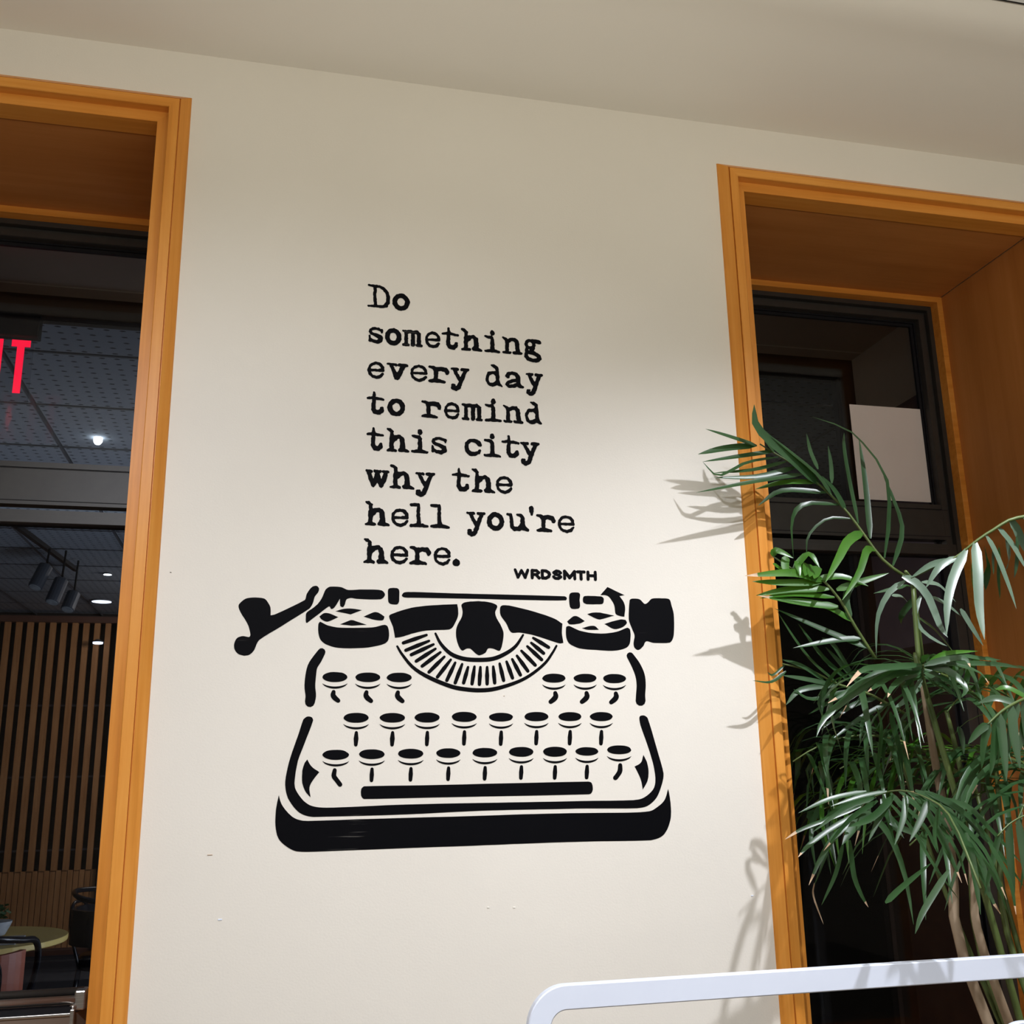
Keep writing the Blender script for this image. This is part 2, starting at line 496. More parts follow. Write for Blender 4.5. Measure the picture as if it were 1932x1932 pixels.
def window(name, xl, xr, label):
    win = empty(name, ((xl + xr) / 2, 0.0, SILL))
    tag(win, label, kind='structure')
    casing(win, xl, xr)
    a, b = xl + CW, xr - CW
    YB = 0.418
    # solid edge strip of the liner, then the plywood set 3 mm deeper
    box('head_edge', a, b, -0.0005, 0.052, OZ - 0.0005, OZ + 0.02, M['fir_x'], win)
    box('head_liner', a, b, 0.052, WT, OZ + 0.003, OZ + 0.02, M['ply_x'], win)
    for s, x in ((1, a), (-1, b)):
        box('side_edge', min(x + s * 0.0005, x - s * 0.02), max(x + s * 0.0005, x - s * 0.02), -0.0005, 0.052, SILL, OZ, M['fir_z'], win)
        box('side_liner', min(x - s * 0.003, x - s * 0.02), max(x - s * 0.003, x - s * 0.02), 0.052, WT, SILL, OZ + 0.003, M['ply_z'], win)
    box('window_stool', a, b, -0.03, WT, SILL - 0.03, SILL, M['fir_x'], win)
    # stop bead
    step_frame('stop_bead', win, a - 0.003, b + 0.003, OZ + 0.003, SILL, [(0, YB), (0.0155, YB), (0.0165, YB + 0.001), (0.0165, 0.455)], M['fir_x'])
    # aluminium frame
    i0 = 0.0165
    P1 = [(i0 - 0.01, 0.4495), (i0 + 0.010, 0.4495), (i0 + 0.011, 0.453), (i0 + 0.011, 0.466), (i0 + 0.022, 0.466), (i0 + 0.022, 0.456), (i0 + 0.038, 0.456), (i0 + 0.039, 0.458), (i0 + 0.039, 0.478)]
    step_frame('aluminium_frame', win, a, b, OZ, SILL, P1, M['alu'])
    gi = i0 + 0.039
    step_frame('gasket', win, a + gi, b - gi, OZ - gi, SILL + gi, [(0, 0.477), (0.004, 0.477), (0.004, 0.483), (0.012, 0.483), (0.012, 0.492)], M['gasket'])
    # transom
    ax, bx = a + i0 + 0.022, b - i0 - 0.022
    tr = box('transom', ax, bx, 0.4565, 0.492, 2.118, 2.205, M['alu'], win)
    for zz, hh in ((2.2045, 0.0015), (2.128, 0.0016)):
        box('transom_groove', ax, bx, 0.4555, 0.4585, zz - hh, zz, M['gasket'], tr)
    box('transom_bead', ax, bx, 0.4585, 0.492, 2.207, 2.220, M['alu'], win)
    # opening sash below the transom
    S = [(0.0, 0.452), (0.012, 0.452), (0.013, 0.448), (0.030, 0.448), (0.0315, 0.450), (0.0315, 0.476)]
    sz = 2.104
    sa = step_frame('sash', win, a + i0 + 0.012, b - i0 - 0.012, sz, SILL + 0.03, S, M['alu'])
    step_frame('sash_gasket', win, a + i0 + 0.0435, b - i0 - 0.0435, sz - 0.0315, SILL + 0.0615, [(0, 0.4755), (0.003, 0.4755), (0.003, 0.482)], M['gasket'])
    box('pane', a + gi, b - gi, 0.4845, 0.4905, 2.205, OZ - gi, M['glass'], win)
    box('pane', a + i0 + 0.04, b - i0 - 0.04, 0.4765, 0.4825, SILL + 0.06, sz - 0.028, M['glass'], win)
    return win


w1 = window('window_1', L0, L1, 'left wood cased window with dark aluminium frame and transom')
w2 = window('window_2', R0, R1, 'right wood cased window behind the palm, paper notice on its upper pane')

# white sheet on the outer face of the upper right pane
c = [at(px, py, 0.493) for px, py in ((1597, 767), (1730, 772), (1755, 948), (1620, 945))]
x0, x1 = (c[0].x + c[3].x) / 2, (c[1].x + c[2].x) / 2
z1, z0 = (c[0].z + c[1].z) / 2, (c[2].z + c[3].z) / 2
sh = box('paper_notice', x0, x1, 0.4832, 0.4842, z0, z1, M['paper'])
tag(sh, 'blank whitish paper notice fixed to the upper pane of the right window', 'paper')

# ------------------------------------------------------------------ steel framed cabinet in the left recess
cab = empty('steel_cabinet', (-0.6, 0.2, SILL))
tag(cab, 'brown panelled cabinet with steel edging standing in the left window recess', 'cabinet')
YC = 0.20
p = at(140, 1897, YC); xc, zc = p.x, p.z - 0.002
bm = bmesh.new()
base = [(-1.10, YC), (xc - 0.004, YC), (-0.288, YC + 0.10), (-0.288, 0.40), (-1.10, 0.40)]
lo = [bm.verts.new((x, y, SILL)) for x, y in base]; hi = [bm.verts.new((x, y, zc - 0.012)) for x, y in base]
bm.faces.new(lo); bm.faces.new(list(reversed(hi)))
for i in range(5): bm.faces.new((lo[i], lo[(i + 1) % 5], hi[(i + 1) % 5], hi[i]))
bmesh.ops.recalc_face_normals(bm, faces=bm.faces)
bm_obj('body', bm, M['brown_panel'], cab)
box('edge_trim', -1.10, xc, YC - 0.004, YC + 0.006, zc - 0.015, zc - 0.010, M['steel'], cab, 0.001)
box('corner_trim', xc - 0.006, xc + 0.002, YC - 0.005, YC + 0.006, SILL, zc - 0.004, M['steel'], cab, 0.0015)
box('top_gap_shade', -1.10, xc, YC, YC + 0.02, zc - 0.012, zc + 0.0, M['gasket'], cab)  # black strip put in for the dark of the gap under the rail
v, f = tube_geo([(-1.10, YC + 0.012, zc + 0.010), (xc + 0.0, YC + 0.012, zc + 0.010)], 0.0075, 10)
mesh_obj('top_rail', v, f, M['steel'], cab, True)
v, f = tube_geo([(-1.10, YC + 0.035, zc + 0.020), (xc + 0.01, YC + 0.035, zc + 0.020)], 0.0075, 10)
mesh_obj('top_rail', v, f, M['alu'], cab, True)
v, f = tube_geo([(xc - 0.004, YC + 0.0, zc - 0.002), (-0.300, YC + 0.10, zc - 0.002)], 0.0055, 8)
mesh_obj('side_trim', v, f, M['steel'], cab, True)
box('rail_bracket', xc - 0.002, xc + 0.018, YC + 0.006, YC + 0.045, zc - 0.008, zc + 0.026, M['steel'], cab, 0.003)

# ------------------------------------------------------------------ lobby between the two glass walls
tag(box('floor_lobby', -4.0, 5.0, WT, 1.33, -0.05, 0, M['back_floor']), kind='structure')
lc = tag(box('ceiling_lobby', -4.0, 5.0, WT, 1.30, 3.031, 3.06, M['lobby_ceiling']), kind='structure')
box('joint_bead', -4.0, 2.14, 1.222, 1.226, 3.028, 3.031, M['lobby_wall'], lc)
lw = tag(box('wall_lobby', 2.14, 2.24, WT, 1.36, 0, 3.06, M['lobby_wall']), kind='structure')
box('plum_panel', 2.128, 2.141, 0.885, 1.29, 1.90, 2.745, M['purple'], lw)
box('lobby_dark_sheet', 2.126, 2.141, WT, 1.29, 0.0, 1.90, M['bronze'], lw)  # dark sheet added to blacken the view through the lower pane
# second glazing line
iw = empty('window_3', (0.5, 1.3, 0)); tag(iw, 'dark brown framed glass wall across the lobby', kind='structure')
box('top_rail', -4.0, 2.14, 1.30, 1.36, 2.956, 3.031, M['bronze'], iw)
for x in (-2.4, 0.4):
    box('mullion', x, x + 0.062, 1.30, 1.36, 0.0, 2.956, M['bronze'], iw)
box('mullion', 2.078, 2.14, 1.30, 1.36, 0.0, 2.956, M['bronze'], iw)
box('bottom_rail', -4.0, 2.14, 1.30, 1.36, 0.0, 0.10, M['bronze'], iw)
box('pane', -4.0, 2.078, 1.325, 1.331, 0.10, 2.956, glass_mat('lobby_glass', (0.86, 0.88, 0.92), 0.3), iw)

# lit exit sign hung in the lobby
ex = empty('exit_sign', (-0.86, 1.1, 2.86)); tag(ex, 'edge lit clear EXIT sign with glowing red letters behind the left window', 'sign')
e0 = at(13, 640, 1.1); e1 = at(60, 645, 1.1)
bxr = at(80, 600, 1.1).x
zt = e1.z - 0.001; LH = 0.168; LWd = e1.x - e0.x + 0.004
box('housing', bxr - 0.36, bxr, 1.075, 1.115, zt + 0.008, zt + 0.085, M['gasket'], ex, 0.004)
box('clear_panel', bxr - 0.345, bxr - 0.015, 1.092, 1.098, zt - LH - 0.03, zt + 0.010, M['acrylic'], ex)


def letters_exit(y, dx):
    pitch = 0.072; w_ = 0.052; st = 0.0205
    xT = e1.x - w_ + dx
    def bars(ch, x):
        r = []
        if ch == 'T': r = [[(x, zt), (x + w_, zt), (x + w_, zt - .021), (x + w_ * .5 + st / 2, zt - .021), (x + w_ * .5 + st / 2, zt - LH), (x + w_ * .5 - st / 2, zt - LH), (x + w_ * .5 - st / 2, zt - .021), (x, zt - .021)]]
        if ch == 'I': r = [[(x + .016, zt), (x + .016 + st, zt), (x + .016 + st, zt - LH), (x + .016, zt - LH)]]
        if ch == 'X': r = [[(x, zt), (x + st, zt), (x + w_, zt - LH), (x + w_ - st, zt - LH)], [(x + w_ - st, zt), (x + w_, zt), (x + st, zt - LH), (x, zt - LH)]]
        if ch == 'E': r = [[(x, zt), (x + w_, zt), (x + w_, zt - .02), (x + st, zt - .02), (x + st, zt - LH * .42), (x + w_ * .85, zt - LH * .42), (x + w_ * .85, zt - LH * .55), (x + st, zt - LH * .55), (x + st, zt - LH + .02), (x + w_, zt - LH + .02), (x + w_, zt - LH), (x, zt - LH)]]
        return r
    for ch, x in (('E', xT - 3 * pitch + .012), ('X', xT - 2 * pitch + .012), ('I', xT - pitch + .012), ('T', xT)):
        bm = bmesh.new()
        for pl in bars(ch, x):
            f_ = [bm.verts.new((a, y, b)) for a, b in pl]
            g_ = [bm.verts.new((a, y + .002, b)) for a, b in pl]
            n_ = len(pl)
            bm.faces.new(f_); bm.faces.new(list(reversed(g_)))
            for i in range(n_): bm.faces.new((f_[i], g_[i], g_[(i + 1) % n_], f_[(i + 1) % n_]))
        bm_obj('letter', bm, M['exit_red'], ex)


letters_exit(1.0895, 0)

# ------------------------------------------------------------------ far room behind the glass
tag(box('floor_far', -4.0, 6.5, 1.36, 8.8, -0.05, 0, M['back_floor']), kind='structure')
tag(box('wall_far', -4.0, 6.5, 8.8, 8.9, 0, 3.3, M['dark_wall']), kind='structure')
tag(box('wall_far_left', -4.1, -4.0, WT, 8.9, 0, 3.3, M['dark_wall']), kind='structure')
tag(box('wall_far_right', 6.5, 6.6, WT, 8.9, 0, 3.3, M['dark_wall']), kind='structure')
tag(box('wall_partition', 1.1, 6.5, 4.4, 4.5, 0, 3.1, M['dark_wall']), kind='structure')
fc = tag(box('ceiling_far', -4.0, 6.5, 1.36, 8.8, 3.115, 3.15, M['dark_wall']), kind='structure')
tile_me = None
for i in range(-5, 10):
    for j in range(12):
        xx = -1.055 + i * 0.61; yy = 1.36 - 0.015 + j * 0.61
        if tile_me is None:
            bm = bmesh.new(); add_box(bm, 0.012, 0.598, 0.012, 0.598, 0, 0.015); tile_me = bpy.data.meshes.new('ceiling_tile'); bm.to_mesh(tile_me); bm.free(); tile_me.materials.append(M['tile'])
        o = bpy.data.objects.new('ceiling_tile', tile_me); COL.objects.link(o); o.location = (xx, yy, 3.10)
        put(o, fc)
gm = bmesh.new()
for i in range(-5, 11): add_box(gm, -1.055 + i * 0.61 - 0.006, -1.055 + i * 0.61 + 0.006, 1.36, 8.8, 3.096, 3.12)
for j in range(1, 13): add_box(gm, -4.0, 6.5, 1.345 + j * 0.61 - 0.006, 1.345 + j * 0.61 + 0.006, 3.0965, 3.12)
bm_obj('tile_grid', gm, M['spot_body'], fc)
# slatted partition
sl = empty('slat_screen', (-2.4, 8.55, 0)); tag(sl, 'floor to ceiling brown timber slat screen seen through the left window', 'partition')
YS = 8.55
for k in range(24):
    x = -3.9 + k * 0.1005
    box('slat', x, x + 0.050, YS, YS + 0.05, 0.72, 3.01, M['slat'], sl)
for k in range(48):
    x = -3.9 + k * 0.0502
    box('board', x, x + 0.044, YS + 0.01, YS + 0.035, 0.06, 0.72, M['slat'], sl)
box('top_beam', -3.95, 1.1, YS - 0.03, YS + 0.07, 2.99, 3.05, M['beam'], sl)
box('kick_rail', -3.95, -1.48, YS - 0.01, YS + 0.04, 0.0, 0.06, M['beam'], sl)
for z in (2.207, 1.549, 0.896):
    box('tie_rod', -3.95, -1.49, YS + 0.048, YS + 0.060, z - 0.008, z + 0.008, M['spot_body'], sl)
tag(box('wall_far_infill', -1.48, 1.1, 8.5, 8.6, 0, 2.99, M['dark_wall']), kind='structure')

# lamps of the far room
def downlight(loc, r, mat, label):
    t = empty('downlight', loc); tag(t, label, 'lamp', None)
    lathe('trim_ring', [(r * 1.25, 0.0), (r * 1.25, -0.006), (r * 1.0, -0.008)], loc, M['spot_body'], t, 20)
    lathe('lens', [(r, -0.004), (r, -0.010), (r * 0.7, -0.012)], loc, mat, t, 20)


pb = empty('pendant_bulb', (-0.859, 3.018, 3.10)); tag(pb, 'bright bare bulb on the tiled ceiling in the upper left pane', 'lamp')
lp = at(185, 829, 3.0)
lathe('socket', [(0.020, 0.04), (0.020, 0.0), (0.016, -0.004)], (lp.x, 3.0, lp.z + 0.022), M['spot_body'], pb, 14)
lathe('bulb', [(0.010, 0.026), (0.018, 0.020), (0.021, 0.004), (0.020, -0.012), (0.012, -0.024), (0.004, -0.027)], (lp.x, 3.0, lp.z), M['lamp'], pb, 14)
l2 = at(203, 1082, 6.5); downlight((l2.x, 6.5, 3.096), 0.030, M['lamp'], 'small brilliant downlight above the slat screen, nearest the window jamb')
l3 = at(192, 1133, 7.85); downlight((l3.x, 7.85, 3.096), 0.085, M['lamp_soft'], 'wide flat downlight just above the slat screen')
sc_ = at(184, 1212, 8.4)
t = empty('slat_glow', (sc_.x, 8.45, sc_.z)); tag(t, 'small glowing spot in front of the slats, standing in for a reflection', 'lamp')  # made-up glowing piece imitating a reflection on the slats
lathe('shade', [(0.020, 0.03), (0.050, 0.012), (0.052, 0.004)], (sc_.x, 8.42, sc_.z), M['spot_body'], t, 16)
lathe('lens', [(0.046, 0.004), (0.046, -0.010), (0.030, -0.014)], (sc_.x, 8.42, sc_.z), M['lamp_soft'], t, 16)
box('arm', sc_.x - 0.006, sc_.x + 0.006, 8.42, 8.555, sc_.z + 0.022, sc_.z + 0.034, M['spot_body'], t)

# ceiling track with three cans
tk = empty('track_light', (-1.6, 5.6, 3.09)); tag(tk, 'dark ceiling track with grey spotlight cans behind the left window', 'lamp')
a, b = at(38, 998, 5.0), at(146, 1112, 6.2)
a.y, b.y = 4.8, 6.3
a = Vector((a.x, 4.8, 3.085)); b = Vector((-1.50, 6.3, 3.085))
v, f = tube_geo([a, b], 0.022, 4); mesh_obj('track', v, f, M['gasket'], tk)
for (p0, p1, y) in (((88, 1066), (66, 1108), 5.5), ((117, 1092), (98, 1136), 5.55), ((140, 1118), (127, 1150), 5.9)):
    A, B = at(*p0, y), at(*p1, y - 0.06)
    v, f = tube_geo([A, A.lerp(B, 0.06), A.lerp(B, 0.97), B], [0.030, 0.047, 0.047, 0.045], 16)
    cn = mesh_obj('spot_can', v, f, M['spot_body'], tk, False)
    dr = (B - A).normalized()
    v, f = tube_geo([B + dr * 0.001, B + dr * 0.004], [0.040, 0.038], 16)
    mesh_obj('lens', v, f, M['grey_cloth'], cn)
    v, f = tube_geo([A, Vector((A.x + 0.01, A.y, 3.075))], 0.008, 6); mesh_obj('stem', v, f, M['gasket'], cn)

# round table with things, bentwood chairs
tb = empty('cafe_table', (-1.43, 4.02, 0)); tag(tb, 'round pale topped cafe table seen through the left window', 'table')
tcx, tcy, tr_ = -1.43, 4.02, 0.46
lathe('tabletop', [(tr_ - 0.004, 0.712), (tr_, 0.716), (tr_, 0.738), (tr_ - 0.003, 0.740)], (tcx, tcy, 0), M['pale_table'], tb, 48)
lathe('pedestal', [(0.24, 0.0), (0.24, 0.012), (0.05, 0.03), (0.035, 0.06), (0.035, 0.66), (0.11, 0.712)], (tcx, tcy, 0), M['black_wood'], tb, 24)
box_p = box('newspaper', -1.44, -1.16, 3.74, 3.98, 0.741, 0.752, M['grey_cloth'])
tag(box_p, 'folded grey printed paper lying on the round table', 'newspaper')


def arm_chair(name, loc, rz, label, seatmat):
    t = empty(name, loc); t.rotation_euler = (0, 0, rz)
    tag(t, label, 'chair', None)
    W = Matrix.Translation(Vector(loc)) @ Matrix.Rotation(rz, 4, 'Z') @ Matrix.Scale(1.08, 4)
    def P(x, y, z): return W @ Vector((x, y, z))
    def tub(nm, pts, r, mat, seg=8, n=14):
        v, f = tube_geo(catmull([P(*q) for q in pts], n), r, seg); return mesh_obj(nm, v, f, mat, t, True)
    v, f = [], []
    k = 20
    for z, s in ((0.435, 0.97), (0.44, 1.0), (0.485, 1.0), (0.50, 0.93)):
        for i in range(k):
            a_ = 2 * math.pi * i / k
            v.append(P(0.225 * s * math.cos(a_), 0.225 * s * math.sin(a_), z))
    for r in range(3):
        for i in range(k): f.append((r * k + i, r * k + (i + 1) % k, (r + 1) * k + (i + 1) % k, (r + 1) * k + i))
    f.append(tuple(reversed(range(k)))); f.append(tuple(3 * k + i for i in range(k)))
    mesh_obj('seat', v, f, seatmat, t, True)
    for sx, sy in ((1, 1), (1, -1), (-1, 1), (-1, -1)):
        tub('leg', [(0.16 * sx, 0.16 * sy, 0.44), (0.18 * sx, 0.18 * sy, 0.2), (0.20 * sx, 0.20 * sy, 0.0)], 0.014, M['black_wood'], 8, 4)
    # one bent rod: arms sweep round into the top of the back
    tub('arm_bow', [(0.23, -0.12, 0.46), (0.26, -0.16, 0.64), (0.265, -0.13, 0.75), (0.26, 0.0, 0.775), (0.22, 0.16, 0.80), (0.0, 0.27, 0.815), (-0.22, 0.16, 0.80), (-0.26, 0.0, 0.775), (-0.265, -0.13, 0.75), (-0.26, -0.16, 0.64), (-0.23, -0.12, 0.46)], 0.0145, M['black_wood'], 10, 44)
    v, f = [], []
    for z_ in (0.56, 0.735):
        for rr_ in (0.248, 0.272):
            for i in range(25):
                a_ = math.radians(-8 + 196 * i / 24)
                v.append(P(rr_ * math.cos(a_), rr_ * math.sin(a_), z_))
    for a0, a1 in ((0, 1), (1, 3), (3, 2), (2, 0)):
        for i in range(24): f.append((a0 * 25 + i, a0 * 25 + i + 1, a1 * 25 + i + 1, a1 * 25 + i))
    mesh_obj('back_band', v, f, seatmat, t, False)
    tub('back_hoop', [(0.15, 0.16, 0.44), (0.15, 0.22, 0.62), (0.08, 0.255, 0.74), (0.0, 0.26, 0.76), (-0.08, 0.255, 0.74), (-0.15, 0.22, 0.62), (-0.15, 0.16, 0.44)], 0.010, M['black_wood'], 8, 30)
    return t


arm_chair('bentwood_chair', (-1.29, 3.22, 0.0), math.radians(165), 'black bentwood armchair with rust seat, in front of the round table', M['terracotta'])
arm_chair('bentwood_chair', (-1.30, 2.55, 0.0), math.radians(172), 'black bentwood armchair at the far left edge of the window, nearest the glass', M['terracotta'])
arm_chair('bentwood_chair', (-0.78, 4.75, 0.0), math.radians(75), 'dark chair beyond the round table, half hidden by the window sash', M['black_wood'])


# small pot plant on the table
pp = empty('potted_herb', (-1.45, 4.06, 0.74)); tag(pp, 'small green plant in a pale bowl on the round table', 'plant')
hp = at(-4, 1737, 4.06)
lathe('bowl', [(0.04, 0.741), (0.06, 0.75), (0.085, 0.80), (0.09, 0.815)], (hp.x - 0.02, 4.06, 0), M['grey_cloth'], pp, 20)
vs, fs = [], []
for k in range(90):
    a_ = random.uniform(0, 6.28); el = random.uniform(0.2, 1.3); r_ = random.uniform(0.03, 0.10)
    p_ = Vector((hp.x - 0.02 + r_ * math.cos(a_) * math.cos(el), 4.06 + r_ * math.sin(a_) * math.cos(el), 0.82 + r_ * math.sin(el)))
    q = len(vs); s1 = Vector((random.uniform(-1, 1), random.uniform(-1, 1), random.uniform(-.5, .5))).normalized() * 0.02
    s2 = s1.orthogonal().normalized() * 0.010
    vs += [p_ - s1, p_ + s2, p_ + s1, p_ - s2]; fs.append((q, q + 1, q + 2, q + 3))
o = mesh_obj('foliage', vs, fs, M['leaf'], pp); o['kind'] = 'stuff'


# ------------------------------------------------------------------ mural
# The paint lies on the wall plane y = 0; outlines are in crop units of the wall, turned to wall metres.
def wallpt(px, py):
    p = at(px, py, 0.0)
    return p.x, p.z


def crop(ox, oy, s):
    return lambda u, v: (ox + u / s, oy + v / s)


C3 = crop(430, 1090, 5.8545); C4 = crop(720, 1090, 5.3667); C5 = crop(1000, 1050, 6.44)
C6 = crop(500, 1320, 4.83); C7 = crop(880, 1320, 4.6)


def smooth_loop(pts, corners=(), sub=4):
    """closed Catmull-Rom outline; listed indices stay sharp"""
    n = len(pts); out = []
    for i in range(n):
        p0, p1, p2, p3 = (Vector(pts[(i + k) % n]) for k in (-1, 0, 1, 2))
        if i in corners: p0 = p1 * 2 - p2
        if (i + 1) % n in corners: p3 = p2 * 2 - p1
        L = (p2 - p1).length
        if (p1 - p0).length > 2.5 * L: p0 = p1 + (p0 - p1).normalized() * L * 1.2
        if (p3 - p2).length > 2.5 * L: p3 = p2 + (p3 - p2).normalized() * L * 1.2
        lim = lambda a, b, c: a
        t1 = (p2 - p0) * 0.5; t2 = (p3 - p1) * 0.5
        if t1.length > L: t1 = t1.normalized() * L
        if t2.length > L: t2 = t2.normalized() * L
        for k in range(sub):
            t = k / sub
            h = (2 * t**3 - 3 * t**2 + 1, t**3 - 2 * t**2 + t, -2 * t**3 + 3 * t**2, t**3 - t**2)
            out.append(p1 * h[0] + t1 * h[1] + p2 * h[2] + t2 * h[3])
    return out


PY = -0.0006


def paint_poly(name, loops, parent):
    """loops: outlines in wall metres -> thin film of paint with its own edge"""
    vs, fs = [], []
    for lp in loops:
        q = len(vs)
        pts3 = [Vector((x, 0, z)) for x, z in lp]
        vs += [(x, PY, z) for x, z in lp]
        tris = tessellate_polygon([pts3])
        fs += [tuple(q + i for i in t) for t in tris]
        r = len(vs); n = len(lp)
        vs += [(x, 0.0, z) for x, z in lp]
        fs += [(q + i, q + (i + 1) % n, r + (i + 1) % n, r + i) for i in range(n)]
    return mesh_obj(name, vs, fs, M['paint'], parent)


def shape(name, tf, pts, parent, corners=(), sub=4):
    lp = smooth_loop([tf(*p) for p in pts], corners, sub)
    lp = [wallpt(p.x + 0.25 * noise.noise(Vector((p.x * .25, p.y * .25, 3))), p.y + 0.35 * noise.noise(Vector((p.x * .2, p.y * .2, 9)))) for p in lp]
    return paint_poly(name, [lp], parent)


def stroke_loop(pts, rad, seg=5):
    """outline of a round-ended brush stroke (pixel frame)"""
    pts = [Vector(p) for p in pts]; n = len(pts)
    L, R = [], []
    for i, p in enumerate(pts):
        t = (pts[min(i + 1, n - 1)] - pts[max(i - 1, 0)]).normalized(); nn = Vector((-t.y, t.x))
        L.append(p + nn * rad[i]); R.append(p - nn * rad[i])
    t0 = (pts[1] - pts[0]).normalized(); t1 = (pts[-1] - pts[-2]).normalized()
    cap1 = []
    for k in range(1, seg):
        a_ = math.pi * k / seg
        nn = Vector((-t1.y, t1.x)); cap1.append(pts[-1] + nn * rad[-1] * math.cos(a_) + t1 * rad[-1] * math.sin(a_))
    cap0 = []
    for k in range(1, seg):
        a_ = math.pi * k / seg
        nn = Vector((-t0.y, t0.x)); cap0.append(pts[0] - nn * rad[0] * math.cos(a_) - t0 * rad[0] * math.sin(a_))
    return L + cap1 + list(reversed(R)) + cap0


def stroke(name, tf, pts, rad, parent, n=None):
    q = [Vector((*tf(*p), 0)) for p in pts]
    if n and len(q) > 2:
        sm = catmull(q, n); rr = catmull([Vector((r, 0, 0)) for r in rad], n)
        q = sm; rad = [v.x for v in rr]
    lp = stroke_loop([(p.x, p.y) for p in q], rad)
    return paint_poly(name, [[wallpt(p.x, p.y) for p in lp]], parent)


ty = empty('typewriter_mural', (0.40, 0.0, 1.36))
tag(ty, 'black stencilled picture of an old typewriter on the cream wall', 'mural')
shape('carriage_lever', C3, [(125, 290), (190, 235), (270, 218), (400, 230), (440, 270), (470, 330), (472, 415), (520, 405), (850, 245), (870, 180), (925, 105), (975, 90), (1005, 115), (1000, 155), (960, 210), (935, 290), (900, 340), (600, 530), (345, 690), (290, 800), (240, 850), (180, 862), (110, 840), (70, 780), (75, 710), (110, 660), (170, 645), (243, 650), (235, 560), (200, 480), (150, 400), (118, 330)], ty, (6, 21))
shape('carriage_arm', C3, [(862, 495), (875, 500), (1105, 322), (1125, 320), (1140, 345), (1170, 335), (1210, 280), (1237, 230), (1240, 310), (1270, 325), (1290, 300), (1310, 240), (1360, 225), (1440, 235), (1690, 238), (1735, 190), (1700, 140), (1500, 130), (1330, 135), (1250, 105), (1130, 100), (1080, 130), (1040, 220), (1000, 280), (940, 335), (870, 385), (860, 440)], ty, (1, 7))
shape('paper_clamp', C3, [(1770, 130), (1795, 115), (1865, 115), (1890, 135), (1893, 200), (1888, 270), (1865, 295), (1795, 290), (1772, 265), (1768, 200)], ty)
shape('paper_clamp', C5, [(478, 465), (500, 440), (585, 438), (607, 460), (602, 530), (607, 600), (590, 632), (510, 635), (485, 610), (475, 530)], ty)
shape('roller_end', C5, [(642, 520), (655, 485), (700, 478), (860, 485), (888, 500), (895, 530), (885, 570), (850, 580), (690, 578), (650, 560)], ty)
shape('paper_bar', C4, [(205, 180), (230, 148), (320, 145), (700, 157), (1000, 165), (1850, 188), (1875, 205), (1865, 230), (1400, 224), (1000, 215), (400, 203), (230, 200)], ty)
for P_ in ([(1190, 370), (1290, 342), (1400, 345), (1480, 358), (1355, 405)], [(1010, 430), (1060, 392), (1120, 395), (1220, 435), (1100, 485), (1040, 465)],
           [(1500, 430), (1600, 385), (1660, 385), (1730, 430), (1710, 470), (1620, 465)], [(1240, 515), (1350, 470), (1385, 470), (1530, 520), (1370, 530)]):
    shape('spool_diamond', C3, P_, ty, (0, 3, 4) if len(P_) == 5 else (0, 3))
for P_ in ([(450, 790), (520, 730), (570, 725), (665, 785), (600, 815), (480, 825)], [(695, 700), (760, 682), (850, 682), (1020, 718), (850, 765), (790, 750)],
           [(905, 820), (960, 800), (1100, 765), (1160, 770), (1175, 810), (1120, 860), (1020, 880)], [(630, 870), (740, 842), (790, 848), (835, 890), (700, 890)]):
    shape('spool_diamond', C5, P_, ty, (0, 3))
shape('ribbon_spool', C3, [(1000, 510), (1020, 487), (1100, 525), (1220, 550), (1420, 553), (1600, 548), (1730, 520), (1765, 540), (1780, 620), (1765, 700), (1700, 740), (1500, 775), (1220, 775), (1080, 735), (1020, 680), (998, 600)], ty)
shape('ribbon_spool', C5, [(440, 855), (480, 845), (600, 900), (750, 930), (900, 935), (1050, 915), (1180, 865), (1215, 890), (1220, 1000), (1200, 1080), (1130, 1125), (1000, 1145), (800, 1135), (600, 1115), (480, 1060), (440, 980)], ty)
shape('platen_hook', C5, [(855, 468), (940, 370), (1145, 470), (1085, 480), (1135, 550), (1155, 620), (1145, 730), (1100, 725), (1040, 695), (1025, 600), (990, 530), (935, 475)], ty, (0, 1, 2, 3, 6))
shape('platen_knob', C5, [(1210, 530), (1240, 512), (1330, 520), (1390, 575), (1430, 560), (1480, 512), (1600, 508), (1690, 520), (1720, 600), (1745, 700), (1750, 850), (1740, 980), (1700, 1045), (1500, 1048), (1410, 1030), (1375, 1090), (1320, 1135), (1270, 1110), (1258, 1050), (1270, 960), (1240, 880), (1200, 760)], ty)
shape('front_panel', C4, [(75, 390), (120, 360), (300, 305), (500, 280), (765, 268), (775, 330), (770, 400), (720, 500), (680, 525), (450, 535), (300, 568), (200, 600), (135, 608), (115, 500)], ty, (4, 12))
shape('type_guide', C4, [(810, 270), (870, 245), (980, 238), (1100, 250), (1170, 285), (1150, 350), (1165, 410), (1210, 490), (1235, 570), (1215, 700), (1190, 740), (1130, 718), (1080, 715), (1050, 760), (990, 785), (950, 765), (900, 720), (860, 718), (815, 738), (780, 690), (755, 600), (760, 500), (810, 400), (820, 340)], ty)
shape('front_panel', C4, [(1200, 300), (1225, 280), (1290, 282), (1550, 345), (1750, 415), (1830, 465), (1825, 560), (1840, 660), (1800, 665), (1550, 585), (1400, 555), (1310, 552), (1260, 460), (1205, 380)], ty, (5, 7))
stroke('basket_arc', C4, [(545, 565), (600, 670), (700, 770), (830, 820), (980, 832), (1130, 820), (1260, 765), (1360, 690), (1432, 580)], [2, 3, 3.7, 4, 4, 4, 3.7, 3, 2], ty, 32)
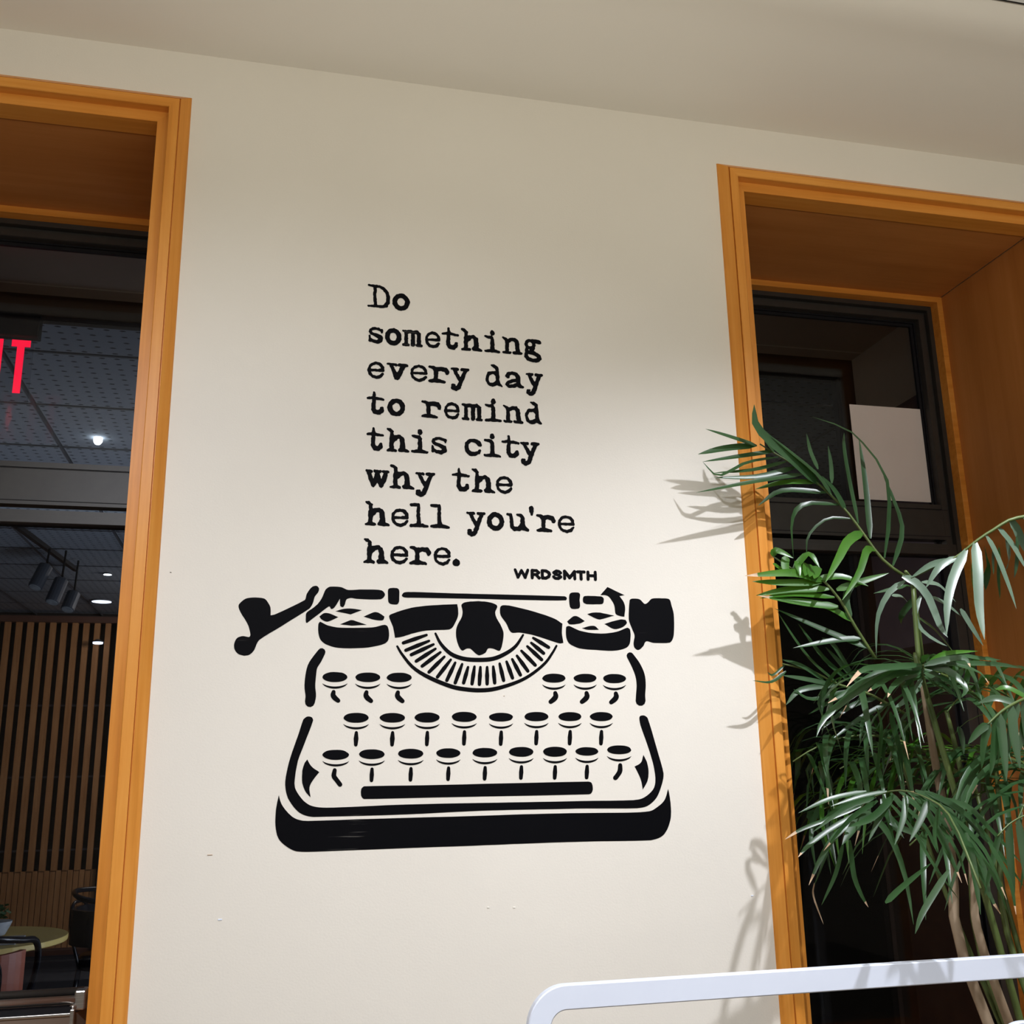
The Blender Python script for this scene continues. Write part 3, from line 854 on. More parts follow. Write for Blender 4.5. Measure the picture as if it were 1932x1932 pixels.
stroke('basket_arc', C4, [(158, 695), (210, 780), (320, 910), (480, 1010), (700, 1100), (850, 1130), (1000, 1140), (1150, 1125), (1350, 1065), (1500, 990), (1650, 870), (1730, 760), (1770, 690)], [2, 2.6, 3.2, 3.8, 4, 4, 4, 3.8, 3.3, 3, 2.7, 2.3, 2], ty, 44)
for (a_, b_) in (((220, 660), (455, 580)), ((245, 735), (480, 640)), ((300, 780), (525, 675)), ((350, 845), (545, 720)), ((410, 895), (595, 755)), ((480, 955), (635, 800)), ((565, 1005), (700, 830)), ((660, 1040), (745, 860)), ((745, 1065), (815, 875)), ((830, 1065), (875, 905)), ((915, 1075), (940, 900)), ((990, 1080), (1000, 905)), ((1068, 1075), (1068, 905)), ((1145, 1065), (1130, 900)), ((1235, 1040), (1195, 870)), ((1325, 1015), (1265, 850)), ((1405, 985), (1322, 825)), ((1480, 945), (1370, 790)), ((1555, 885), (1415, 740)), ((1620, 830), (1475, 695)), ((1640, 765), (1515, 660)), ((1690, 705), (1535, 610))):
    m_ = ((a_[0] + b_[0]) / 2, (a_[1] + b_[1]) / 2)
    stroke('type_bar', C4, [a_, m_, b_], [3.2, 3.9, 2.4], ty)
stroke('side_post', C3, [(1035, 820), (985, 900), (935, 980), (915, 1080), (905, 1200), (915, 1300), (905, 1375)], [7.3, 9, 9.3, 10, 10.2, 10, 9.3], ty, 20)
stroke('side_post', C5, [(1215, 1205), (1285, 1320), (1335, 1440), (1350, 1560), (1343, 1680), (1343, 1755)], [6.5, 8.2, 8.8, 8.6, 8.6, 9.3], ty, 20)
shape('corner_block', C6, [(385, 545), (425, 610), (495, 660), (440, 730), (405, 800), (415, 890), (370, 840), (340, 760), (340, 650), (360, 580)], ty, (0, 2, 5))
shape('corner_block', C7, [(1535, 480), (1565, 540), (1580, 620), (1575, 690), (1555, 740), (1530, 780), (1515, 700), (1490, 640), (1460, 580), (1515, 545)], ty, (0, 5, 8))


def px6(l): return [C6(*p) for p in l]
def px7(l): return [C7(*p) for p in l]


I_ = lambda u, v: (u, v)
shape('frame_band', I_, px6([(350, 180), (300, 330), (230, 530), (190, 700), (185, 800), (210, 900), (280, 1000), (350, 1050), (440, 1068), (1300, 1045), (1900, 1015)]) +
      px7([(500, 955), (1000, 945), (1480, 942), (1570, 922), (1650, 850), (1700, 720), (1710, 640), (1650, 420), (1572, 160), (1540, 137), (1502, 150), (1510, 220), (1580, 420), (1625, 580), (1640, 700), (1620, 780), (1540, 850), (1450, 872), (1000, 880), (500, 890)]) +
      px6([(1900, 942), (1300, 955), (900, 972), (560, 985), (430, 970), (350, 920), (280, 820), (270, 740), (300, 560), (360, 400), (438, 190), (425, 160), (385, 155)]), ty)
shape('base_plinth', I_, px6([(125, 870), (150, 950), (200, 1020), (260, 1075), (330, 1100), (400, 1105), (1000, 1085), (1900, 1060)]) +
      px7([(500, 995), (900, 985), (1400, 980), (1590, 968), (1660, 930), (1720, 870), (1750, 775), (1765, 850), (1775, 950), (1770, 1040), (1740, 1130), (1690, 1190), (1600, 1220), (1000, 1232), (500, 1250)]) +
      px6([(1900, 1330), (1100, 1360), (500, 1383), (290, 1383), (190, 1335), (120, 1260), (95, 1150), (100, 1000)]), ty, (0, 14))
shape('space_bar', I_, [(682, 1488), (687, 1483.5), (800, 1481.5), (950, 1478), (1110, 1474.6), (1116, 1477), (1118.5, 1487), (1116, 1496), (1110, 1498.5), (950, 1502), (800, 1505), (687, 1507.5), (682, 1503), (681, 1495)], ty)

KEYS = [(631.9, 1277.4, 47, 19, 1), (693.9, 1277.9, 47, 18, 1), (753.2, 1278.2, 47, 18, 1), (1045, 1279.5, 43.5, 17, -1), (1104, 1279.5, 43, 16.5, -1), (1159.2, 1280.3, 43, 17.5, -1),
        (671.8, 1354.2, 47.6, 18.5, 0), (740.2, 1354.2, 47.6, 18, 0), (805.8, 1353.7, 47, 19, 0), (875.8, 1352.5, 47, 19, 0), (945.2, 1353, 45, 16.5, 0), (1012, 1352, 45, 17.5, 0), (1075.2, 1352, 43.5, 17, 0), (1134.3, 1352, 43, 17, 0),
        (633.5, 1424.1, 49.5, 19, 1), (701.4, 1422.9, 48.5, 18.5, 0), (774.9, 1421.9, 48, 18.5, 0), (845.8, 1420.8, 45.5, 18, 0), (914.8, 1420, 46.5, 18, 0), (983.3, 1418.5, 46, 18.5, 0), (1047, 1418.3, 44.5, 19, 0), (1107.2, 1417.6, 43, 16, 0), (1168, 1414.6, 45.5, 16.5, -1)]
for i, (cx, cy, w_, h_, bend) in enumerate(KEYS):
    lp = []
    for k in range(30):
        a_ = 2 * math.pi * k / 30
        s_ = 1 + 0.035 * noise.noise(Vector((math.cos(a_) * 2, math.sin(a_) * 2, i * 3.1)))
        ex_ = math.copysign(abs(math.cos(a_)) ** 0.9, math.cos(a_))
        lp.append(wallpt(cx + ex_ * w_ / 2 * s_, cy + math.sin(a_) * h_ / 2 * s_))
    cap = paint_poly('key_cap', [lp], ty)
    n_ = 14; up, dn = [], []
    for k in range(n_ + 1):
        t_ = k / n_ * 2 - 1
        yb = cy + 12.2 + 7.5 * (1 - t_ * t_) ** 0.75
        th = 0.5 + 3.9 * (1 - t_ * t_) ** 0.5
        up.append(wallpt(cx + t_ * w_ * 0.5, yb - th * 0.42)); dn.append(wallpt(cx + t_ * w_ * 0.5, yb + th * 0.42 + 0.4))
    paint_poly('key_ring', [up + list(reversed(dn))], cap)
    if bend == 0:
        ln = 23 if cy < 1400 else 21.5
        stroke('key_stem', I_, [(cx + 0.5, cy + 28), (cx, cy + 28 + ln * .5), (cx - 0.6, cy + 28 + ln)], [3.0, 4.6 if i < 8 else 4.1, 3.4], cap)
    else:
        if i < 14: pts_ = [(cx - 2.5 * bend, cy + 28), (cx - 3.5 * bend, cy + 34), (cx - 0.5 * bend, cy + 39), (cx + 6 * bend, cy + 44.5)]
        else: pts_ = [(cx - 2 * bend, cy + 29), (cx - 3.5 * bend, cy + 40), (cx + 2 * bend, cy + 48), (cx + 8 * bend, cy + 56)] if bend > 0 else [(cx + 2, cy + 29), (cx + 1.5, cy + 40), (cx - 3, cy + 48), (cx - 7, cy + 53)]
        stroke('key_stem', I_, pts_, [3.8, 4.8, 5.0, 4.2] if i < 14 else [3.8, 4.6, 4.4, 4.4], cap, 10)

# ---- lettering: glyphs as stroke skeletons in millimetres, grown to one outline with a marching-squares pass
def ell(cx, cy, a, b, r, n=20):
    return [(cx + a * math.cos(2 * math.pi * k / n), cy + b * math.sin(2 * math.pi * k / n), r) for k in range(n + 1)]


G = {
 'D': [[(1.5, 51, 1.3), (10, 50.5, 2.2), (24, 49.5, 2.4), (33, 45, 2.8), (40, 37, 2.9), (42.5, 26, 3.0), (42, 14, 3.2), (38, 7, 3.4), (31, 3.6, 2.2), (14, 3.6, 1.9), (1.5, 3.6, 1.2)], [(15, 49, 2.5), (14, 30, 2.4), (16, 5, 2.5)]],
 'o': [ell(17.5, 18, 13.2, 14.6, 4.2), [(10, 31, 3), (24, 31.5, 2.5)]],
 's': [[(31, 26, 1.1), (31, 31, 1.6)], [(31, 29, 1.8), (23, 33, 2.2), (14, 34, 2.2), (6, 30.5, 2.2), (4.5, 26, 2.2), (9, 21.5, 2.4), (20, 18, 3.3), (28, 14, 3.9), (28.5, 8, 4.0), (22, 3.5, 3.4), (12, 4.6, 2.6), (5, 9, 2.6)], [(3.2, 16, 1.1), (4.5, 6, 2.8)]],
 'm': [[(1.2, 34, 1.3), (8, 32, 2.6), (8.5, 28, 3.0), (8.5, 4, 3.2)], [(8, 30.5, 3.4), (18, 33, 3), (24, 30, 3.3), (24.5, 3.5, 3.7)], [(24, 31, 3.2), (33, 33, 3.0), (38, 28, 3.6), (38, 4, 3.6)], [(2, 2.2, 1.8), (13, 2.2, 2.2)], [(34, 2.4, 2.3), (43.5, 2, 1.9)]],
 'e': [[(3.5, 18, 1.8), (20, 18.2, 2.0), (30.5, 18.6, 2.7)], [(30.8, 18.5, 2.6), (30, 26, 2.6), (25, 32, 2.4), (17, 34, 2.2), (9, 31.5, 2.1), (4, 25, 2.0), (2.8, 17, 2.0), (5.2, 9, 2.1), (11, 4, 2.3), (18.5, 2.3, 2.6), (26, 5, 2.5), (31, 11, 1.7)]],
 't': [[(14.5, 47.5, 1.4), (15, 40, 2.4), (15, 33, 3.1), (14, 20, 3.3), (14, 11, 3.6), (18, 5.2, 4.2), (26, 4.6, 4.3), (31, 9, 4.0), (31.5, 13.5, 2.8)], [(1.5, 34.5, 1.2), (12, 35.8, 2.7), (24, 34.4, 2.5), (35, 33, 1.6)]],
 'h': [[(1.5, 48, 1.5), (6.5, 46.5, 2.9), (11.5, 42, 2.4)], [(10.5, 42, 2.4), (11, 36, 2.7), (11.5, 28, 4.7), (10.5, 15, 3.5), (10.5, 5, 3.6)], [(12, 29, 5), (21, 31, 3.7), (28, 33, 3.0), (33, 28, 4.1), (34.5, 19, 4.3), (34.5, 11, 4.8), (34, 6.5, 5.4)], [(15, 25, 3.8), (17, 27, 4)], [(1.8, 2, 1.6), (9, 3.8, 3.3), (19, 2.4, 2.2)], [(29, 4, 3.4), (38, 4, 3.6), (46.5, 1.6, 1.6)]],
 'i': [[(17.5, 46.5, 3.8), (17.5, 44, 4.4)], [(2, 36, 1.5), (8, 35, 2.4), (15, 34, 3.1), (17.5, 30, 3.2), (17.5, 6, 3.9)], [(1.8, 2.3, 1.9), (10, 3.2, 2.6), (24, 3.2, 2.8), (33, 1.8, 1.7)]],
 'n': [[(1.2, 37, 1.1), (8, 33, 2.8), (10, 29, 3.1), (10, 4, 3.2)], [(10.5, 28, 3.6), (19, 33, 3.1), (27, 33.5, 3.2), (32, 28, 3.7), (32.5, 18, 3.8), (34, 5, 4)], [(1.8, 2.2, 1.8), (17, 2.3, 2.2)], [(25, 2.6, 2.5), (41.5, 2, 2.0)]],
 'g': [ell(13.5, 25.5, 8.8, 8.4, 2.7, 16), [(14, 34.5, 2), (24, 33.5, 3.4), (33.5, 31.5, 4.2)], [(7, 17, 2.6), (5.5, 12, 3), (6, 8, 3.2), (12, 6.5, 3.6), (22, 5, 3.6), (31, 0, 3.9), (34, -6, 4.0), (29, -11, 3.6), (19, -12, 3.4), (9, -9, 3.9), (4.3, -3, 3.5), (4.5, 3, 3.2), (7, 8, 3)], [(20, 17, 3.4), (16, 11, 4)]],
 'v': [[(7.5, 32.5, 3.0), (12.5, 20, 3.4), (18.5, 5, 4.5), (19.3, 2.2, 2.4)], [(30.5, 31, 3.6), (26, 20, 4.2), (20, 6, 4.6)], [(1.3, 34.3, 1.5), (16.5, 33.2, 2.5)], [(23, 33.4, 2.8), (30, 32, 3.8), (37, 33, 2.1)]],
 'r': [[(2, 34.5, 1.8), (8, 33.5, 2.9), (13.5, 30, 3.6), (14, 24, 3.5), (14, 6, 3.3)], [(13, 29, 4.2), (23, 31.5, 3.9), (32, 30, 4.4), (35.6, 25, 3.8), (35.5, 21.5, 2.4)], [(1.6, 2.4, 1.9), (9, 3.9, 3.4), (19, 3.9, 3.6), (30, 2.0, 1.9)]],
 'y': [[(1.4, 34, 1.5), (14, 33.2, 2.4)], [(23.5, 33.2, 2.6), (30, 32.5, 3.2), (36.3, 33.3, 2.0)], [(7, 32, 2.6), (13.5, 19, 3.1), (19.5, 9, 3.8)], [(31, 31.5, 3.1), (25, 17, 3.7), (20, 3, 3.7), (16.5, -7, 3.8), (10.5, -11, 3.9), (4.6, -8.5, 3.7), (4.3, -4, 2.9), (7, -3, 1.9)]],
 'd': [ell(15.5, 17, 12.2, 14.2, 2.5), [(14, 48, 1.3), (20, 46.5, 2.8), (25.5, 43, 3.0), (26.5, 36, 2.7), (27, 26, 3.3), (27.5, 13, 3.2), (29, 7, 3.9), (36.5, 1.7, 1.3)], [(26, 9, 3.8), (19, 4.5, 3.6), (12, 5, 2.5)], [(8, 29.5, 3), (22, 32, 2.6), (26, 28, 3)]],
 'a': [[(6.5, 24.5, 2.8), (4.8, 26.5, 3.2), (8, 31, 3.4), (15, 33.8, 3.0), (23, 31.5, 3.7), (27.5, 25, 4.0), (28, 10, 4.0), (30, 5.5, 4.2), (36.5, 2.4, 2.2)], [(28, 18, 3.6), (17, 16, 3.0), (7, 11.5, 3.1), (4.2, 7, 3.1), (8, 3, 3.1), (18, 4, 3.0), (27, 8.5, 3.6)]],
 'c': [[(32, 25, 3.9), (29, 29, 4.0), (22, 33.5, 3.1), (12, 32.5, 3.0), (5.6, 26, 3.3), (4.3, 17, 3.3), (7, 9, 3.5), (13.5, 4, 3.8), (22, 3.8, 3.4), (29, 7.5, 2.8), (33, 12.5, 1.6)]],
 'w': [[(5, 32, 3.3), (9.5, 18, 3.6), (14, 4.5, 3.0), (14.6, 2, 1.6)], [(22, 31, 3.6), (19.5, 17, 4.0), (14.5, 4.5, 3.2)], [(22, 31, 3.6), (25, 17, 4), (30, 4.5, 3.5), (30.5, 2, 1.8)], [(39, 31.5, 3.4), (36, 18, 4.0), (30.5, 4.5, 3.4)], [(1.3, 34.2, 1.7), (10.5, 33.8, 2.4)], [(17.5, 34, 2.3), (27.5, 34, 2.3)], [(34, 34, 2.3), (43.5, 33.6, 1.9)]],
 'l': [[(2, 46.3, 2.3), (10, 46, 2.6), (17, 45.5, 2.4)], [(17.3, 46, 2.4), (17, 26, 2.7), (18, 12, 3.3), (18.8, 4.5, 4.2)], [(1.8, 2.6, 2.1), (12, 3.6, 3.0), (25, 3.6, 3.2), (36, 1.6, 1.7)]],
 'u': [[(1.4, 34.5, 1.5), (7, 33, 2.8), (9, 28, 2.7), (9.5, 17, 3.0), (10.5, 8, 3.2), (16, 3.6, 3.4), (26, 4.2, 4.0), (32, 13, 4.2)], [(22.5, 33.5, 1.9), (29.5, 33, 3.0), (33, 28, 3.1), (33, 14, 4.0), (34, 7, 5.5), (43.5, 2.2, 2.0)]],
 "'": [[(5.6, 49.5, 3.8), (6, 43, 3.9), (6.5, 35.5, 1.9)]],
 '.': [[(7.3, 6.4, 6.4), (8, 6.6, 6.4)]],
}
SB = {
 'W': [[(2.2, 18, 2.0), (8, 2.6, 2.2)], [(8, 2.6, 2.2), (15.5, 17, 1.9)], [(15.5, 17, 1.9), (23, 2.6, 2.2)], [(23, 2.6, 2.2), (28.8, 18, 2.0)]],
 'R': [[(2.3, 17.4, 2.3), (2.3, 2.2, 2.3)], [(2.3, 17.4, 2.2), (11, 17.4, 2.2), (15.5, 13.5, 2.3), (11, 9.3, 2.1), (2.3, 9.3, 2.1)], [(10, 9, 2.2), (16, 2.2, 2.3)]],
 'D': [[(2.3, 17.4, 2.3), (2.3, 2.2, 2.3)], [(2.3, 17.4, 2.2), (10, 17.3, 2.2), (16, 14, 2.4), (17.3, 10, 2.4), (16, 5.6, 2.4), (10, 2.3, 2.2), (2.3, 2.2, 2.2)]],
 'S': [[(17, 14, 2.2), (14, 17, 2.2), (8, 17.6, 2.2), (3.3, 14.5, 2.4), (6, 11, 2.2), (13, 9, 2.3), (17, 5.6, 2.4), (12, 2.2, 2.2), (6, 2.4, 2.2), (2.4, 5.6, 2.1)]],
 'M': [[(2.3, 17.6, 2.2), (2.3, 2.2, 2.2)], [(2.5, 17.4, 2.6), (13, 4.5, 2.6)], [(13, 4.5, 2.6), (23.5, 17.4, 2.6)], [(23.7, 17.6, 2.2), (23.7, 2.2, 2.2)]],
 'T': [[(2, 17.3, 2.2), (16, 17.3, 2.2)], [(9, 17, 2.4), (9, 2.2, 2.4)]],
 'H': [[(2.3, 17.4, 2.3), (2.3, 2.2, 2.3)], [(17.7, 17.4, 2.3), (17.7, 2.2, 2.3)], [(2.3, 9.8, 2.1), (17.7, 9.8, 2.1)]],
}
GW = {'D': 46, 'o': 35, 's': 34, 'm': 45, 'e': 34, 't': 37, 'h': 48, 'i': 34.5, 'n': 43, 'g': 38, 'v': 38.5, 'r': 40, 'y': 38, 'd': 37.5, 'a': 38, 'c': 37, 'w': 45, 'l': 37.5, 'u': 45, "'": 11, '.': 15}


def glyph_mesh(name, strokes, wd, ox, oz, sx, parent, res=1.0, wob=0.55, seed=0, bold=-1.05):
    segs = []
    for st in strokes:
        st = [(x * sx, y, r) for x, y, r in st]
        for p, q in zip(st, st[1:]): segs.append((p, q))
    xs = [v[0] for s in segs for v in s]; ys = [v[1] for s in segs for v in s]
    x0, x1, y0, y1 = min(xs) - 8, max(xs) + 8, min(ys) - 8, max(ys) + 8
    nx, ny = int((x1 - x0) / res) + 2, int((y1 - y0) / res) + 2
    F = [[9.0] * ny for _ in range(nx)]
    for (ax, ay, ar), (bx_, by, br) in segs:
        mr = max(ar, br) + 2.5
        i0 = max(0, int((min(ax, bx_) - mr - x0) / res)); i1 = min(nx - 1, int((max(ax, bx_) + mr - x0) / res) + 1)
        j0 = max(0, int((min(ay, by) - mr - y0) / res)); j1 = min(ny - 1, int((max(ay, by) + mr - y0) / res) + 1)
        dx, dy = bx_ - ax, by - ay; L2 = dx * dx + dy * dy + 1e-9
        for i in range(i0, i1 + 1):
            X = x0 + i * res - ax; row = F[i]
            for j in range(j0, j1 + 1):
                Y = y0 + j * res - ay
                t = (X * dx + Y * dy) / L2
                t = 0 if t < 0 else 1 if t > 1 else t
                d = math.hypot(X - t * dx, Y - t * dy) - (ar + (br - ar) * t)
                if d < row[j]: row[j] = d
    for i in range(nx):
        for j in range(ny):
            if F[i][j] < 2.5:
                F[i][j] += bold + wob * noise.noise(Vector(((x0 + i * res) * 0.23 + seed * 7.7, (y0 + j * res) * 0.23, 0.5)))
    vid, vs, fs = {}, [], []
    def V(key, x, y):
        if key not in vid:
            vid[key] = len(vs); vs.append((ox + x / 1000, PY, oz + y / 1000))
        return vid[key]
    for i in range(nx - 1):
        for j in range(ny - 1):
            cs = [(i, j), (i + 1, j), (i + 1, j + 1), (i, j + 1)]
            v = [F[a][b] for a, b in cs]
            if min(v) >= 0: continue
            poly = []
            for k in range(4):
                k2 = (k + 1) % 4
                if v[k] < 0:
                    poly.append(V(('c', *cs[k]), x0 + cs[k][0] * res, y0 + cs[k][1] * res))
                if (v[k] < 0) != (v[k2] < 0):
                    t = v[k] / (v[k] - v[k2])
                    a, b = cs[k], cs[k2]
                    poly.append(V(('e', *min(a, b), *max(a, b)), x0 + (a[0] + (b[0] - a[0]) * t) * res, y0 + (a[1] + (b[1] - a[1]) * t) * res))
            if len(poly) > 2: fs.append(poly)
    return mesh_obj(name, vs, fs, M['paint'], parent)


tx = empty('painted_quote', (0.17, 0.0, 1.9))
tag(tx, 'black typewriter style lettering painted on the wall above the typewriter', 'lettering')
LINES = [
 (2460, [('D', 167, 213), ('o', 219, 255)]),
 (2379, [('s', 169, 200), ('o', 205, 238), ('m', 241, 282), ('e', 289, 321), ('t', 325, 361), ('h', 367, 412), ('i', 418, 451), ('n', 457, 500), ('g', 505, 543)]),
 (2301, [('e', 169, 204), ('v', 209, 252), ('e', 258, 294), ('r', 297, 341), ('y', 344, 383), ('d', 419, 455), ('a', 461, 501), ('y', 508, 544)]),
 (2222, [('t', 169, 205), ('o', 212, 247), ('r', 282, 324), ('e', 330, 362), ('m', 368, 411), ('i', 417, 452), ('n', 457, 499), ('d', 504, 540)]),
 (2144, [('t', 170, 204), ('h', 211, 256), ('i', 262, 296), ('s', 302, 336), ('c', 372, 410), ('i', 414, 449), ('t', 452, 490), ('y', 493, 533)]),
 (2066, [('w', 170, 216), ('h', 219, 267), ('y', 271, 310), ('t', 346, 383), ('h', 388, 436), ('e', 438, 474)]),
 (1987, [('h', 170, 218), ('e', 222, 257), ('l', 260, 297), ('l', 302, 340), ('y', 377, 415), ('o', 419, 454), ('u', 461, 506), ("'", 507, 519), ('r', 524, 565), ('e', 569, 606)]),
 (1910, [('h', 169, 217), ('e', 221, 257), ('r', 260, 303), ('e', 308, 343), ('.', 346, 362)]),
]
sd = 0
for bz, row in LINES:
    for ch, a_, b_ in row:
        sd += 1
        glyph_mesh('letter', G[ch], GW[ch], a_ / 1000, bz / 1000, (b_ - a_) / GW[ch], tx, 1.0, 1.1, sd)
sg = empty('painted_signature', (0.47, 0.0, 1.887))
tag(sg, 'small bold black capitals painted at the right, just above the typewriter', 'lettering')
for ch, a_, b_, w0 in (('W', 474, 505, 31), ('R', 509.5, 528.5, 18), ('D', 531, 551, 19.7), ('S', 554.5, 575, 19.4), ('M', 578.5, 605, 26), ('T', 607, 625.5, 18), ('H', 629, 649.5, 20)):
    glyph_mesh('letter', SB[ch], w0, a_ / 1000, 1.887, (b_ - a_) / w0, sg, 0.6, 0.4, ord(ch), -1.0)

# ------------------------------------------------------------------ palm
PX, PYY = 1.50, -0.30
palm = empty('potted_palm', (PX, PYY, 0)); tag(palm, 'tall green palm with drooping fronds standing before the right window', 'plant')
lathe('pot', [(0.15, 0.0), (0.16, 0.01), (0.20, 0.30), (0.215, 0.40), (0.225, 0.405), (0.225, 0.42), (0.205, 0.42), (0.20, 0.38)], (PX, PYY, 0), M['pot'], palm, 36)
lathe('soil', [(0.198, 0.37), (0.198, 0.385), (0.10, 0.395)], (PX, PYY, 0), M['soil'], palm, 30)
NLEAF = [0]
STUFF = {'v': [], 'f': [], 'm': []}


def leaf_geo(path, W, nrm, fold=0.22, tip=0.0, n=8, base_w=0.35):
    pts = catmull(path, n)
    nrm = Vector(nrm).normalized()
    vs, fs, fm = [], [], []
    for i, p in enumerate(pts):
        t = i / n
        tg = (pts[min(i + 1, n)] - pts[max(i - 1, 0)]).normalized()
        side = tg.cross(nrm)
        if side.length < 1e-3: side = tg.orthogonal()
        side.normalize()
        up = side.cross(tg)
        w_ = W * 0.5 * min(1.0, base_w + t * 5.0) * (1 - t ** 3.6) ** 0.85 if t < 1 else W * 0.02
        vs += [p + side * w_ + up * w_ * fold, p, p - side * w_ + up * w_ * fold]
    for i in range(n):
        for k in range(2):
            q = i * 3 + k
            fs.append((q, q + 1, q + 4, q + 3)); fm.append(1 if (i + 0.5) / n > 1 - tip else 0)
    return vs, fs, fm


def leaflet(path, W, mat, parent, nrm=None, tip=0.0, fold=0.22):
    if nrm is None:
        nrm = Vector((random.uniform(-.5, .5), -1, random.uniform(0.1, 0.9)))
    v, f, m_ = leaf_geo(path, W, nrm, fold, tip)
    if NLEAF[0] < 298:
        NLEAF[0] += 1
        mesh_obj('leaflet', v, f, None, parent, True, mats=[mat, M['tip']], fmat=m_)
    else:
        q = len(STUFF['v'])
        STUFF['v'] += v; STUFF['f'] += [tuple(q + i for i in g) for g in f]; STUFF['m'] += [3 if k else {'palm_leaf_dark': 0, 'palm_leaf_fresh': 1, 'palm_leaf_grey_green': 2}[mat.name] for k in m_]


K6 = crop(1250, 700, 2.833); K7 = crop(1250, 1150, 2.833); K8 = crop(1250, 1500, 2.833); KR = crop(1640, 900, 4.829); KC = crop(1480, 1240, 4.274)


def traced_frond(tf, rach, y0, y1, leaves, mat, rr=(0.0035, 0.0015), W=0.0125, smat='stem'):
    """rach: rachis through the place at depth y0 (base) to y1 (end); leaves: (points, depth change to tip, width factor, tip share)"""
    n = len(rach)
    rp = [at(*tf(*p), y0 + (y1 - y0) * i / (n - 1)) for i, p in enumerate(rach)]
    pts = catmull(rp, 14)
    v, f = tube_geo(pts, [rr[0] + (rr[1] - rr[0]) * i / 14 for i in range(15)], 6)
    fr = mesh_obj('frond', v, f, M[smat], palm, True)
    rpx = [Vector(tf(*p)) for p in rach]
    for lf in leaves:
        P_, dd = lf[0], lf[1]
        wf = lf[2] if len(lf) > 2 else 1.0
        tp = lf[3] if len(lf) > 3 else 0.0
        mt = M[lf[4]] if len(lf) > 4 else M[mat]
        b0 = Vector(tf(*P_[0]))
        # depth of the nearest place on the rachis
        best, yy = 1e9, y0
        for i in range(n - 1):
            a_, c_ = rpx[i], rpx[i + 1]; ab = c_ - a_
            t = max(0, min(1, (b0 - a_).dot(ab) / (ab.length_squared + 1e-9)))
            d_ = (a_ + ab * t - b0).length
            if d_ < best: best, yy = d_, y0 + (y1 - y0) * (i + t) / (n - 1)
        k = len(P_) - 1
        path = [at(*tf(*p), yy + dd * (i / k)) for i, p in enumerate(P_)]
        leaflet(path, W * wf, mt, fr, tip=tp)
    return fr


# A: high frond reaching left across the casing
traced_frond(K6, [(1300, 1100), (1200, 1030), (1130, 950), (1060, 850), (980, 745), (905, 670), (835, 605), (700, 500), (600, 440), (520, 390)], -0.14, -0.10, [
    ([(505, 400), (370, 355), (230, 310)], -.02, .9), ([(500, 398), (330, 415), (190, 445)], .02, 1.3), ([(590, 430), (420, 455), (215, 485)], .03, .9),
    ([(620, 460), (450, 490), (300, 560), (215, 485)], .02, .7), ([(660, 485), (480, 530), (270, 545)], .03, .9), ([(710, 515), (500, 565), (275, 570)], .02, .9),
    ([(760, 550), (500, 590), (180, 650)], .0, .95), ([(835, 595), (650, 595), (495, 632)], .03, 1.0, 0, 'leaf_fresh'), ([(875, 650), (640, 640), (510, 720)], .04, 1.0),
    ([(950, 715), (760, 712), (690, 800), (700, 1000)], .03, .9), ([(1015, 790), (880, 790), (780, 880), (770, 990)], .03, .5),
    ([(835, 605), (700, 480), (510, 310), (490, 180)], -.04, 1.7), ([(600, 440), (530, 340), (490, 230)], -.03, .8), ([(905, 670), (830, 560), (690, 440), (540, 320)], -.02, 1.1),
    ([(980, 745), (920, 640), (850, 560)], -.02, .9), ([(830, 525), (790, 430), (770, 335)], .05, .8), ([(905, 600), (900, 500), (885, 400)], .05, .7),
    ([(1045, 815), (1000, 600), (970, 420), (970, 330)], .05, 1.0), ([(1110, 895), (1085, 620), (1050, 360)], .06, 1.15),
    ([(1185, 1000), (1210, 760), (1190, 560), (1080, 400), (980, 310), (800, 245)], .04, 1.0), ([(1230, 1040), (1280, 850), (1230, 680), (1180, 560)], .03, 1.0),
    ([(1070, 860), (990, 910), (940, 1000), (870, 1130)], -.06, 1.6, 0, 'leaf_fresh'), ([(1135, 955), (1090, 960), (1050, 1080), (960, 1225)], -.06, 1.3, 0, 'leaf_fresh')], 'leaf', W=0.0128)
# B: fresh green frond below it
traced_frond(K6, [(1140, 1540), (1020, 1350), (960, 1240), (870, 1130), (830, 1110), (700, 1060), (590, 990)], -0.14, -0.12, [
    ([(860, 1120), (700, 1080), (440, 1095)], -.02, 1.2, .1), ([(850, 1130), (650, 1132), (480, 1125)], 0, 1.0), ([(890, 1165), (680, 1170), (500, 1200)], .02, 1.1),
    ([(920, 1210), (700, 1195), (520, 1215)], .02, .9), ([(940, 1260), (750, 1240), (510, 1200)], .02, 1.1, .08), ([(1020, 1340), (850, 1250), (590, 1210)], .02, 1.0),
    ([(830, 1110), (960, 1100), (1100, 1150)], -.03, 1.0), ([(930, 1170), (1050, 1130), (1210, 1080)], -.03, 1.0), ([(700, 1060), (780, 980), (840, 1050)], -.03, 1.0),
    ([(740, 1070), (720, 1030), (735, 1095)], -.02, 1.1), ([(770, 1030), (765, 1060), (760, 1095)], -.02, 1.2), ([(800, 1040), (790, 1070), (785, 1100)], -.02, 1.2), ([(830, 1045), (820, 1080), (810, 1110)], -.02, 1.2),
    ([(590, 990), (600, 960), (640, 970), (700, 1000)], -.02, .9), ([(660, 990), (655, 1050), (690, 1090)], -.02, 1.1), ([(590, 1030), (640, 1060), (760, 1080)], .0, .8),
    ([(1000, 1330), (980, 1200), (1050, 1100)], .03, 1.2, 0, 'leaf'), ([(1060, 1430), (920, 1440), (700, 1480)], .03, .9, 0, 'leaf'), ([(1100, 1480), (900, 1400), (600, 1270)], .04, .9, 0, 'leaf')], 'leaf_fresh', W=0.0155)
